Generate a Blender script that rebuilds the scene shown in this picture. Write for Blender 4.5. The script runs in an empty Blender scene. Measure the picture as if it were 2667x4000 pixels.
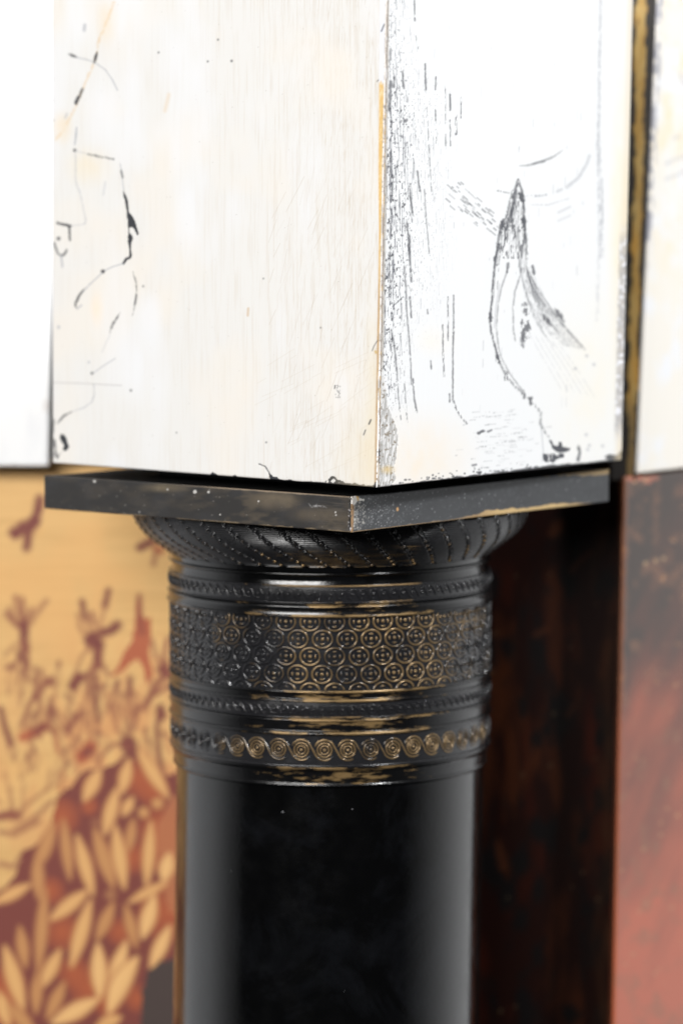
import bpy, math, random
import numpy as np
from mathutils import Vector, Matrix

# ------------------------------------------------------------------ units
# lengths below are given in units of 0.05 mm; origin = column axis at the
# top of its square abacus, +X right, +Y away from the viewer, +Z up
U = 5e-5
scene = bpy.context.scene
COL = scene.collection

# ------------------------------------------------------------------ camera
CAM = np.array([49.16, -13218.1, 1039.5])
PITCH = math.atan(1100 / 12000)
cam = bpy.data.cameras.new('camera')
cam.sensor_fit = 'VERTICAL'
cam.sensor_height = 36.0
cam.sensor_width = 24.0
cam.lens = 108.0
cam.clip_start = 0.02
cam.clip_end = 50
cam.dof.use_dof = True
cam.dof.focus_distance = 12120 * U
cam.dof.aperture_fstop = 10.5
camo = bpy.data.objects.new('camera', cam)
camo.location = CAM * U
camo.rotation_euler = (math.pi / 2 - PITCH, 0, 0)
COL.objects.link(camo)
scene.camera = camo

# ------------------------------------------------------------------ world + studio lamps
w = bpy.data.worlds.new('World')
scene.world = w
w.use_nodes = True
w.node_tree.nodes['Background'].inputs[0].default_value = (0.9, 0.95, 1.0, 1)
w.node_tree.nodes['Background'].inputs[1].default_value = 0.02


def softbox(name, loc, target, sx, sy, radiance, col, fall=None):
    l = bpy.data.lights.new(name, 'AREA')
    l.shape = 'RECTANGLE'
    l.size, l.size_y = sx, sy
    l.energy = radiance * math.pi * sx * sy
    l.color = col
    o = bpy.data.objects.new(name, l)
    o.location = loc
    d = Vector(target) - Vector(loc)
    o.rotation_euler = d.to_track_quat('-Z', 'Y').to_euler()
    COL.objects.link(o)
    if fall:
        # a softbox is brightest over its lamp and fades towards one side
        l.use_nodes = True
        nt = l.node_tree
        em = nt.nodes['Emission']
        g = nt.nodes.new('ShaderNodeNewGeometry'); sp = nt.nodes.new('ShaderNodeSeparateXYZ')
        mr = nt.nodes.new('ShaderNodeMapRange'); mr.interpolation_type = 'SMOOTHSTEP'
        mr.inputs['From Min'].default_value, mr.inputs['From Max'].default_value = fall[0], fall[1]
        mr.inputs['To Min'].default_value, mr.inputs['To Max'].default_value = fall[2], fall[3]
        nt.links.new(g.outputs['Parametric'], sp.inputs[0]); nt.links.new(sp.outputs[0], mr.inputs['Value'])
        nt.links.new(mr.outputs['Result'], em.inputs['Strength'])
    return o


softbox('softbox_left', (-0.60, 0.15, 0.02), (0, 0.15, 0.02), 0.80, 1.2, 1.05, (0.97, 0.98, 1.0), (1.0, 0.55, 0.18, 1.0))
softbox('softbox_right', (0.60, 0.10, 0.02), (0, 0.10, 0.02), 0.92, 1.2, 1.3, (0.98, 0.99, 1.0), (0.0, 0.70, 0.05, 1.0))
softbox('softbox_front_high', (-0.50, -1.15, 0.40), (0, 0, -0.03), 0.85, 0.34, 25.0, (1.0, 0.985, 0.965))
softbox('softbox_key', (0.62, -0.76, 0.66), (0, 0, -0.03), 0.14, 0.14, 205.0, (0.98, 0.99, 1.0))

scene.view_settings.view_transform = 'Standard'
scene.view_settings.look = 'None'
scene.view_settings.exposure = 0.0
scene.view_settings.gamma = 1.0
scene.view_settings.use_curve_mapping = False
scene.render.engine = 'CYCLES'
scene.cycles.use_denoising = True
scene.cycles.max_bounces = 8

# ------------------------------------------------------------------ numpy helpers
rng = np.random.default_rng(7)


def _hash(ix, iy, seed):
    h = (ix.astype(np.int64) * 374761393 + iy.astype(np.int64) * 668265263 + seed * 974711) & 0xffffffff
    h = ((h ^ (h >> 13)) * 1274126177) & 0xffffffff
    h = (h ^ (h >> 16)) & 0xffffffff
    return h.astype(np.float64) / 4294967295.0


def noise(x, y, seed=0):
    ix = np.floor(x); iy = np.floor(y)
    fx = x - ix; fy = y - iy
    fx = fx * fx * (3 - 2 * fx); fy = fy * fy * (3 - 2 * fy)
    a = _hash(ix, iy, seed); b = _hash(ix + 1, iy, seed)
    c = _hash(ix, iy + 1, seed); d = _hash(ix + 1, iy + 1, seed)
    return (a * (1 - fx) + b * fx) * (1 - fy) + (c * (1 - fx) + d * fx) * fy


def fbm(x, y, seed=0, oct=4):
    s = 0; a = 0.5; n = 0
    for i in range(oct):
        s = s + a * noise(x, y, seed + i * 17); n += a
        x = x * 2.03; y = y * 2.03; a *= 0.5
    return s / n


def sstep(a, b, x):
    t = np.clip((x - a) / (b - a + 1e-12), 0, 1)
    return t * t * (3 - 2 * t)


FX = 12000.0
_F = np.array([0, math.cos(PITCH), -math.sin(PITCH)])
_Uv = np.array([0, math.sin(PITCH), math.cos(PITCH)])


def sheet_xy(P):
    """drawing-sheet coordinates (2667 x 4000) used to lay the wear and the
    painting out on a surface, from points in scene units"""
    Q = P - CAM
    d = Q @ _F
    return 1333.5 + FX * Q[:, 0] / d, 2000 - FX * (Q @ _Uv) / d


class Sheet:
    """colour / relief drawing on the vertices of a surface"""

    def __init__(s, X, Y, base):
        s.X, s.Y = X, Y
        s.col = np.tile(np.array(base, float), (len(X), 1))
        s.dep = np.zeros(len(X))

    def mix(s, idx, a, col, dep=0.0):
        a = np.clip(a, 0, 1)
        s.col[idx] = s.col[idx] * (1 - a[:, None]) + np.array(col) * a[:, None]
        if dep:
            s.dep[idx] = np.maximum(s.dep[idx], dep * a)

    def stroke(s, pts, w, col, alpha=1.0, soft=1.5, rough=0.0, breaks=0.0, taper=False, dep=0.0, seed=1):
        pts = np.array(pts, float)
        if len(pts) == 1:
            pts = np.vstack([pts, pts + 0.01])
        soft = soft * 1.3
        m = w + soft * 2 + rough * w
        idx = np.where((s.X > pts[:, 0].min() - m) & (s.X < pts[:, 0].max() + m) &
                       (s.Y > pts[:, 1].min() - m) & (s.Y < pts[:, 1].max() + m))[0]
        if len(idx) == 0:
            return
        x, y = s.X[idx], s.Y[idx]
        best = np.full(len(idx), 1e9); par = np.zeros(len(idx))
        seg = np.linalg.norm(np.diff(pts, axis=0), axis=1); cum = np.concatenate([[0], np.cumsum(seg)])
        for i in range(len(pts) - 1):
            a, b = pts[i], pts[i + 1]
            dx, dy = b - a
            L2 = dx * dx + dy * dy + 1e-9
            t = np.clip(((x - a[0]) * dx + (y - a[1]) * dy) / L2, 0, 1)
            d = np.hypot(x - a[0] - t * dx, y - a[1] - t * dy)
            k = d < best
            best[k] = d[k]; par[k] = (cum[i] + t[k] * seg[i]) / (cum[-1] + 1e-9)
        ww = np.full(len(idx), w / 2.0)
        if taper:
            ww = ww * np.clip(np.sin(np.pi * (0.04 + 0.92 * par)), 0.05, 1) ** 0.75
        if rough:
            ww = ww * (1 + rough * (fbm(x / 9.0, y / 9.0, seed) - 0.5) * 3)
        a = sstep(ww + soft, ww - soft, best) * alpha
        if breaks:
            n = fbm(x / 5.0 + seed, y / 16.0, seed + 5)
            a = a * sstep(breaks - 0.06, breaks + 0.06, n)
        s.mix(idx, a, col, dep)

    def poly(s, pts, col, alpha=1.0, rough=4.0, holes=0.0, dep=0.0, seed=3):
        pts = np.array(pts, float)
        m = rough * 2 + 2
        idx = np.where((s.X > pts[:, 0].min() - m) & (s.X < pts[:, 0].max() + m) &
                       (s.Y > pts[:, 1].min() - m) & (s.Y < pts[:, 1].max() + m))[0]
        if len(idx) == 0:
            return
        x0, y0 = s.X[idx], s.Y[idx]
        x = x0 + rough * 2 * (fbm(x0 / 12.0, y0 / 12.0, seed) - 0.5)
        y = y0 + rough * 2 * (fbm(x0 / 12.0, y0 / 12.0, seed + 9) - 0.5)
        ins = np.zeros(len(idx), bool)
        n = len(pts)
        for i in range(n):
            x1, y1 = pts[i]; x2, y2 = pts[(i + 1) % n]
            c = ((y1 > y) != (y2 > y)) & (x < (x2 - x1) * (y - y1) / (y2 - y1 + 1e-12) + x1)
            ins ^= c
        a = ins.astype(float) * alpha
        if holes:
            a *= sstep(holes - .05, holes + .05, fbm(x0 / 9.0, y0 / 14.0, seed + 4))
        s.mix(idx, a, col, dep)

    def tint(s, cx, cy, rx, ry, col, alpha, seed=0):
        d = np.hypot((s.X - cx) / rx, (s.Y - cy) / ry)
        a = np.clip(1 - d, 0, 1)
        a = a * a * (3 - 2 * a) * alpha * (0.45 + 1.1 * fbm(s.X / 45.0, s.Y / 80.0, seed))
        s.mix(np.arange(len(s.X)), a, col)

    def leaf(s, A, B, wd, col, alpha=1.0, soft=5.0, bow=0.0):
        A = np.array(A, float); B = np.array(B, float)
        m = wd + soft + abs(bow)
        idx = np.where((s.X > min(A[0], B[0]) - m) & (s.X < max(A[0], B[0]) + m) &
                       (s.Y > min(A[1], B[1]) - m) & (s.Y < max(A[1], B[1]) + m))[0]
        if len(idx) == 0:
            return
        d = B - A; A = A - d * 0.07; B = B + d * 0.07; d = B - A; L = np.hypot(*d); d = d / L; nrm = np.array([-d[1], d[0]])
        px = s.X[idx] - A[0]; py = s.Y[idx] - A[1]
        t = (px * d[0] + py * d[1]) / L; v = px * nrm[0] + py * nrm[1]
        v = v - bow * np.sin(np.pi * np.clip(t, 0, 1))
        tc = np.clip(t, 0, 1)
        hw = wd * 0.45 * np.sin(np.pi * (0.03 + 0.94 * tc)) ** 0.85
        dd = np.abs(v) - hw
        ends = np.maximum(-t, t - 1) * L
        dd = np.maximum(dd, ends)
        s.mix(idx, sstep(soft, -soft, dd) * alpha, col)


# ------------------------------------------------------------------ mesh helpers
def new_mesh(name, verts, faces_flat, loop_tot, smooth=True):
    me = bpy.data.meshes.new(name)
    verts = np.asarray(verts, np.float32)
    me.vertices.add(len(verts)); me.vertices.foreach_set('co', (verts * U).astype(np.float32).ravel())
    me.loops.add(len(faces_flat)); me.loops.foreach_set('vertex_index', np.asarray(faces_flat, np.int32))
    lt = np.asarray(loop_tot, np.int32)
    ls = np.concatenate([[0], np.cumsum(lt)[:-1]]).astype(np.int32)
    me.polygons.add(len(lt)); me.polygons.foreach_set('loop_start', ls)
    me.polygons.foreach_set('use_smooth', np.full(len(lt), smooth, dtype=bool))
    me.update(calc_edges=True)
    me.validate()
    return me


def set_col(me, col, name='paint'):
    a = me.color_attributes.new(name, 'FLOAT_COLOR', 'POINT')
    c = np.ones((len(me.vertices), 4), np.float32); c[:, :3] = col
    a.data.foreach_set('color', c.ravel())


def set_f(me, val, name):
    a = me.attributes.new(name, 'FLOAT', 'POINT')
    a.data.foreach_set('value', np.asarray(val, np.float32))


def link(name, me, mat, parent=None, label=None):
    o = bpy.data.objects.new(name, me)
    COL.objects.link(o)
    if mat and not me.materials:
        me.materials.append(mat)
    if parent is not None:
        o.parent = parent
        o.matrix_parent_inverse = parent.matrix_world.inverted()
    if label:
        o['label'] = label
    return o


def root(name, loc, label, cat):
    o = bpy.data.objects.new(name, None)
    o.empty_display_size = 0.01
    o.location = Vector(loc) * U
    COL.objects.link(o)
    bpy.context.view_layer.update()
    o['label'] = label; o['category'] = cat; o['kind'] = 'thing'
    return o


class MB:
    """small piece builder"""

    def __init__(s):
        s.v = []; s.f = []

    def add(s, v, f):
        n = len(s.v); s.v += [tuple(p) for p in v]; s.f += [tuple(i + n for i in q) for q in f]

    def box(s, x0, x1, y0, y1, z0, z1):
        v = [(x, y, z) for x in (x0, x1) for y in (y0, y1) for z in (z0, z1)]
        s.add(v, [(0, 1, 3, 2), (4, 6, 7, 5), (0, 4, 5, 1), (2, 3, 7, 6), (0, 2, 6, 4), (1, 5, 7, 3)])

    def prism(s, base, z0, z1):
        n = len(base)
        v = [(p[0], p[1], z0) for p in base] + [(p[0], p[1], z1) for p in base]
        s.add(v, [tuple(range(n))[::-1], tuple(range(n, 2 * n))] + [(i, (i + 1) % n, (i + 1) % n + n, i + n) for i in range(n)])

    def tube(s, path, hw, hh, k=6, closed=False, flat=False):
        """half-round moulding along path [(a,b)] on the (a,b) plane, height in c"""
        P = np.array(path, float); n = len(P)
        if closed:
            T = np.roll(P, -1, 0) - np.roll(P, 1, 0)
        else:
            T = np.gradient(P, axis=0)
        T /= np.linalg.norm(T, axis=1)[:, None] + 1e-9
        N = np.stack([-T[:, 1], T[:, 0]], 1)
        v = []
        for i in range(n):
            sc = 1.0
            if not closed:
                sc = min(1.0, 0.35 + 0.65 * min(i, n - 1 - i) / 2.0)
            for j in range(k):
                u = math.pi * j / (k - 1)
                v.append((P[i, 0] + N[i, 0] * math.cos(u) * hw * sc, P[i, 1] + N[i, 1] * math.cos(u) * hw * sc, math.sin(u) * hh * sc - 0.6))
        f = []
        rngi = n if closed else n - 1
        for i in range(rngi):
            i2 = (i + 1) % n
            for j in range(k - 1):
                f.append((i * k + j, i * k + j + 1, i2 * k + j + 1, i2 * k + j))
        s.add(v, f)

    def dome(s, a, b, r, h, n=10, m=3, asp=1.0):
        v = [(a, b, h)]
        for i in range(1, m + 1):
            u = math.pi / 2 * i / m
            for j in range(n):
                t = 2 * math.pi * j / n
                v.append((a + r * math.sin(u) * math.cos(t), b + asp * r * math.sin(u) * math.sin(t), h * math.cos(u) - (0.6 if i == m else 0)))
        f = [(0, 1 + j, 1 + (j + 1) % n) for j in range(n)]
        for i in range(1, m):
            for j in range(n):
                p = 1 + (i - 1) * n
                f.append((p + j, p + n + j, p + n + (j + 1) % n, p + (j + 1) % n))
        s.add(v, f)

    def mesh(s, name, smooth=True):
        return new_mesh(name, np.array(s.v, float), [i for q in s.f for i in q], [len(q) for q in s.f], smooth)


def wrap(mb, R, clip=None):
    """bend (a,b,c) pieces onto a cylinder of radius R facing -Y"""
    if clip:
        lo, hi = clip
        V = np.array(mb.v)
        mb.f = [q for q in mb.f if lo <= V[list(q), 1].mean() <= hi]
    mb.v = [((R + c) * math.sin(a / R), -(R + c) * math.cos(a / R), b) for a, b, c in mb.v]
    return mb


def board(name, c00, c10, c11, c01, step, back, parent, mat, paint, rnd=6.0, label=None, relief=1.6):
    """a board: dense front face (bottom-left, bottom-right, top-right, top-left),
    rounded arrises, and a closed back through four back corners"""
    c00, c10, c11, c01 = [np.array(q, float) for q in (c00, c10, c11, c01)]
    B = [np.array(q, float) for q in back]
    W = np.linalg.norm(c10 - c00); H = np.linalg.norm(c01 - c00)

    def line(L):
        n = max(4, int(L / step))
        e = np.array([0, .12, .3, .6]) * rnd
        m = np.linspace(rnd, L - rnd, n)
        return np.concatenate([e, m, L - e[::-1]]) / L
    s_, t_ = line(W), line(H)
    ns, nt = len(s_), len(t_)
    S, T = np.meshgrid(s_, t_)
    S = S.ravel()[:, None]; T = T.ravel()[:, None]
    P = c00 * (1 - S) * (1 - T) + c10 * S * (1 - T) + c11 * S * T + c01 * (1 - S) * T
    nrm = np.cross(c10 - c00, c01 - c00); nrm /= np.linalg.norm(nrm)
    X, Y = sheet_xy(P)
    col, dep, rough, gloss = paint(X, Y, S[:, 0] * W, T[:, 0] * H, W, H)
    ds = np.minimum(S, 1 - S)[:, 0] * W; dt = np.minimum(T, 1 - T)[:, 0] * H
    off = np.zeros(len(P))
    for d in (ds, dt):
        k = np.clip(rnd - d, 0, rnd)
        off += rnd - np.sqrt(np.maximum(rnd * rnd - k * k, 0))
    off = np.minimum(off, rnd)
    P = P - nrm * (off + dep * relief)[:, None]
    idx = np.arange(ns * nt).reshape(nt, ns)
    F = np.stack([idx[:-1, :-1], idx[:-1, 1:], idx[1:, 1:], idx[1:, :-1]], -1).reshape(-1, 4)
    per = np.concatenate([idx[0, :-1], idx[:-1, -1], idx[-1, :0:-1], idx[:0:-1, 0]])
    Sp, Tp = S[per], T[per]
    Q = B[0] * (1 - Sp) * (1 - Tp) + B[1] * Sp * (1 - Tp) + B[2] * Sp * Tp + B[3] * (1 - Sp) * Tp
    n0 = len(P); m = len(per)
    # skirt has its own front ring so that the arris keeps its shading
    V = np.concatenate([P, P[per], Q])
    ring = np.arange(m)
    SK = np.stack([n0 + ring, n0 + m + ring, n0 + m + (ring + 1) % m, n0 + (ring + 1) % m], -1)
    flat = np.concatenate([F.ravel(), SK.ravel(), (n0 + m + ring)[::-1]])
    tot = np.concatenate([np.full(len(F) + len(SK), 4), [m]])
    me = new_mesh(name, V, flat, tot)
    set_col(me, np.concatenate([col, col[per], col[per]]))
    set_f(me, np.concatenate([rough, rough[per], rough[per]]), 'rgh')
    set_f(me, np.concatenate([gloss, gloss[per], gloss[per]]), 'metal')
    return link(name, me, mat, parent, label)


# ------------------------------------------------------------------ materials
def painted(name, bump_scale=900.0, bump=0.15, coat=0.0, stretch=(1, 1, 1), spec=0.5):
    m = bpy.data.materials.new(name); m.use_nodes = True
    nt = m.node_tree; b = nt.nodes['Principled BSDF']
    a = nt.nodes.new('ShaderNodeAttribute'); a.attribute_name = 'paint'
    r = nt.nodes.new('ShaderNodeAttribute'); r.attribute_name = 'rgh'
    g = nt.nodes.new('ShaderNodeAttribute'); g.attribute_name = 'metal'
    nt.links.new(a.outputs['Color'], b.inputs['Base Color'])
    nt.links.new(r.outputs['Fac'], b.inputs['Roughness'])
    nt.links.new(g.outputs['Fac'], b.inputs['Metallic'])
    b.inputs['Specular IOR Level'].default_value = spec
    b.inputs['Coat Weight'].default_value = coat
    b.inputs['Coat Roughness'].default_value = 0.12
    tc = nt.nodes.new('ShaderNodeTexCoord'); mp = nt.nodes.new('ShaderNodeMapping')
    mp.inputs['Scale'].default_value = stretch
    n = nt.nodes.new('ShaderNodeTexNoise'); n.inputs['Scale'].default_value = bump_scale; n.inputs['Detail'].default_value = 5
    bp = nt.nodes.new('ShaderNodeBump'); bp.inputs['Strength'].default_value = bump; bp.inputs['Distance'].default_value = 0.0003
    nt.links.new(tc.outputs['Object'], mp.inputs['Vector']); nt.links.new(mp.outputs['Vector'], n.inputs['Vector'])
    nt.links.new(n.outputs['Fac'], bp.inputs['Height']); nt.links.new(bp.outputs['Normal'], b.inputs['Normal'])
    return m


def worn_black(name, front=0.0, scale=(1, 1, 1), freq=300.0, rough=0.22, gold=(0.225, 0.145, 0.062), dust=0.0, contrast=1.0, black=0.0028):
    """black lacquer rubbed through to brass; 'wear' attribute raises the rubbing"""
    m = bpy.data.materials.new(name); m.use_nodes = True
    nt = m.node_tree; b = nt.nodes['Principled BSDF']
    tc = nt.nodes.new('ShaderNodeTexCoord'); mp = nt.nodes.new('ShaderNodeMapping'); mp.inputs['Scale'].default_value = scale
    geo = nt.nodes.new('ShaderNodeNewGeometry')
    n = nt.nodes.new('ShaderNodeTexNoise'); n.inputs['Scale'].default_value = freq; n.inputs['Detail'].default_value = 6; n.inputs['Roughness'].default_value = 0.65
    nt.links.new(geo.outputs['Position'], mp.inputs['Vector']); nt.links.new(mp.outputs['Vector'], n.inputs['Vector'])
    a = nt.nodes.new('ShaderNodeAttribute'); a.attribute_name = 'wear'
    ad = nt.nodes.new('ShaderNodeMath'); ad.operation = 'ADD'
    ct = nt.nodes.new('ShaderNodeMath'); ct.operation = 'MULTIPLY_ADD'; ct.inputs[1].default_value = contrast; ct.inputs[2].default_value = 0.5 - 0.5 * contrast
    nt.links.new(n.outputs['Fac'], ct.inputs[0])
    nt.links.new(ct.outputs[0], ad.inputs[0]); nt.links.new(a.outputs['Fac'], ad.inputs[1])
    # the relief is rubbed most on the side that faces the room
    dt = nt.nodes.new('ShaderNodeVectorMath'); dt.operation = 'DOT_PRODUCT'
    dt.inputs[1].default_value = (math.sin(0.28) / (690 * U), -math.cos(0.28) / (690 * U), 0)
    nt.links.new(geo.outputs['Position'], dt.inputs[0])
    fr = nt.nodes.new('ShaderNodeMapRange'); fr.interpolation_type = 'SMOOTHSTEP'
    fr.inputs['From Min'].default_value = 0.35; fr.inputs['From Max'].default_value = 1.0
    fr.inputs['To Max'].default_value = front
    nt.links.new(dt.outputs['Value'], fr.inputs['Value'])
    fm = nt.nodes.new('ShaderNodeMath'); fm.operation = 'MULTIPLY'
    nt.links.new(fr.outputs['Result'], fm.inputs[0]); nt.links.new(a.outputs['Fac'], fm.inputs[1])
    ad2 = nt.nodes.new('ShaderNodeMath'); ad2.operation = 'ADD'
    nt.links.new(ad.outputs[0], ad2.inputs[0]); nt.links.new(fm.outputs[0], ad2.inputs[1])
    mr = nt.nodes.new('ShaderNodeMapRange'); mr.interpolation_type = 'SMOOTHSTEP'
    mr.inputs['From Min'].default_value = 0.89; mr.inputs['From Max'].default_value = 1.09
    nt.links.new(ad2.outputs[0], mr.inputs['Value'])
    mx = nt.nodes.new('ShaderNodeMix'); mx.data_type = 'RGBA'
    mx.inputs['A'].default_value = (black, black, black * 1.12, 1); mx.inputs['B'].default_value = (*gold, 1)
    nt.links.new(mr.outputs['Result'], mx.inputs['Factor'])
    if dust:
        sm = nt.nodes.new('ShaderNodeTexNoise'); sm.inputs['Scale'].default_value = 45; sm.inputs['Detail'].default_value = 7; sm.inputs['Roughness'].default_value = 0.7; sm.inputs['Distortion'].default_value = 0.6
        nt.links.new(geo.outputs['Position'], sm.inputs['Vector'])
        sr = nt.nodes.new('ShaderNodeValToRGB'); sr.color_ramp.elements[0].position = 0.48; sr.color_ramp.elements[1].position = 0.80
        sr.color_ramp.elements[0].color = (0.0010, 0.0010, 0.0011, 1); sr.color_ramp.elements[1].color = (0.0055, 0.006, 0.0075, 1)
        nt.links.new(sm.outputs['Fac'], sr.inputs['Fac']); nt.links.new(sr.outputs['Color'], mx.inputs['A'])
        vo = nt.nodes.new('ShaderNodeTexVoronoi'); vo.inputs['Scale'].default_value = 210; nt.links.new(geo.outputs['Position'], vo.inputs['Vector'])
        sz = nt.nodes.new('ShaderNodeSeparateColor'); nt.links.new(vo.outputs['Color'], sz.inputs[0])
        th = nt.nodes.new('ShaderNodeMapRange'); th.inputs['From Min'].default_value = 0.45; th.inputs['From Max'].default_value = 1.0; th.inputs['To Min'].default_value = 0.0; th.inputs['To Max'].default_value = dust
        nt.links.new(sz.outputs[0], th.inputs['Value'])
        lt = nt.nodes.new('ShaderNodeMath'); lt.operation = 'LESS_THAN'; nt.links.new(vo.outputs['Distance'], lt.inputs[0]); nt.links.new(th.outputs['Result'], lt.inputs[1])
        dc = nt.nodes.new('ShaderNodeMix'); dc.data_type = 'RGBA'; dc.inputs['A'].default_value = (0.16, 0.16, 0.17, 1); dc.inputs['B'].default_value = (0.30, 0.13, 0.05, 1)
        g2 = nt.nodes.new('ShaderNodeMath'); g2.operation = 'GREATER_THAN'; g2.inputs[1].default_value = 0.72; nt.links.new(sz.outputs[1], g2.inputs[0]); nt.links.new(g2.outputs[0], dc.inputs['Factor'])
        m2 = nt.nodes.new('ShaderNodeMix'); m2.data_type = 'RGBA'
        nt.links.new(lt.outputs[0], m2.inputs['Factor']); nt.links.new(mx.outputs['Result'], m2.inputs['A']); nt.links.new(dc.outputs['Result'], m2.inputs['B'])
        nt.links.new(m2.outputs['Result'], b.inputs['Base Color'])
    else:
        nt.links.new(mx.outputs['Result'], b.inputs['Base Color'])
    mt = nt.nodes.new('ShaderNodeMath'); mt.operation = 'MULTIPLY'; mt.inputs[1].default_value = 0.5
    nt.links.new(mr.outputs['Result'], mt.inputs[0]); nt.links.new(mt.outputs[0], b.inputs['Metallic'])
    n2 = nt.nodes.new('ShaderNodeTexNoise'); n2.inputs['Scale'].default_value = 260; n2.inputs['Detail'].default_value = 4
    nt.links.new(geo.outputs['Position'], n2.inputs['Vector'])
    rr = nt.nodes.new('ShaderNodeMapRange'); rr.inputs['To Min'].default_value = rough * 0.75; rr.inputs['To Max'].default_value = rough * 1.35
    rr.inputs['From Min'].default_value = 0.3; rr.inputs['From Max'].default_value = 0.7
    nt.links.new(n2.outputs['Fac'], rr.inputs['Value'])
    rm = nt.nodes.new('ShaderNodeMath'); rm.operation = 'MULTIPLY_ADD'; rm.inputs[1].default_value = 0.12
    nt.links.new(mr.outputs['Result'], rm.inputs[0]); nt.links.new(rr.outputs['Result'], rm.inputs[2])
    nt.links.new(rm.outputs[0], b.inputs['Roughness'])
    b.inputs['Specular IOR Level'].default_value = 0.55
    n3 = nt.nodes.new('ShaderNodeTexNoise'); n3.inputs['Scale'].default_value = 1500; n3.inputs['Detail'].default_value = 3
    nt.links.new(geo.outputs['Position'], n3.inputs['Vector'])
    bp = nt.nodes.new('ShaderNodeBump'); bp.inputs['Strength'].default_value = 0.12; bp.inputs['Distance'].default_value = 0.0002
    nt.links.new(n3.outputs['Fac'], bp.inputs['Height']); nt.links.new(bp.outputs['Normal'], b.inputs['Normal'])
    return m


def plain(name, col, rough=0.6):
    m = bpy.data.materials.new(name); m.use_nodes = True
    nt = m.node_tree; b = nt.nodes['Principled BSDF']
    n = nt.nodes.new('ShaderNodeTexNoise'); n.inputs['Scale'].default_value = 120; n.inputs['Detail'].default_value = 5
    rp = nt.nodes.new('ShaderNodeValToRGB')
    rp.color_ramp.elements[0].position = 0.3; rp.color_ramp.elements[1].position = 0.75
    rp.color_ramp.elements[0].color = (*[c * 0.6 for c in col], 1); rp.color_ramp.elements[1].color = (*[min(1, c * 1.5) for c in col], 1)
    tc = nt.nodes.new('ShaderNodeTexCoord')
    nt.links.new(tc.outputs['Object'], n.inputs['Vector']); nt.links.new(n.outputs['Fac'], rp.inputs['Fac'])
    nt.links.new(rp.outputs['Color'], b.inputs['Base Color']); b.inputs['Roughness'].default_value = rough
    return m


M_white = painted('white_distressed_paint', 700, 0.10, stretch=(1, 1, 0.15))
M_wood = painted('pale_veneer_with_painted_leaves', 260, 0.10, stretch=(0.2, 1, 1), spec=0.35)
M_lacq = painted('tortoise_red_lacquer', 350, 0.03, spec=0.5)
M_dark = painted('dark_mahogany', 350, 0.03, spec=0.22)
M_edge = painted('black_edge_board', 900, 0.12, spec=0.5)
M_raw = plain('raw_dark_wood', (0.030, 0.018, 0.010), 0.7)
M_black = plain('ebonised_wood', (0.007, 0.006, 0.006), 0.55)

# ------------------------------------------------------------------ painting functions
WHITE = (0.66, 0.65, 0.63)
COOL = (0.86, 0.865, 0.87)
INK = (0.022, 0.024, 0.030)
GREY = (0.33, 0.34, 0.37)
TAN = (0.62, 0.42, 0.20)


def out(s, rough=0.42, metal=None):
    n = len(s.X)
    dark = 1 - np.clip(s.col.mean(1) / 0.5, 0, 1)
    return s.col, s.dep, np.full(n, rough) + 0.12 * dark, (np.zeros(n) if metal is None else metal)


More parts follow.
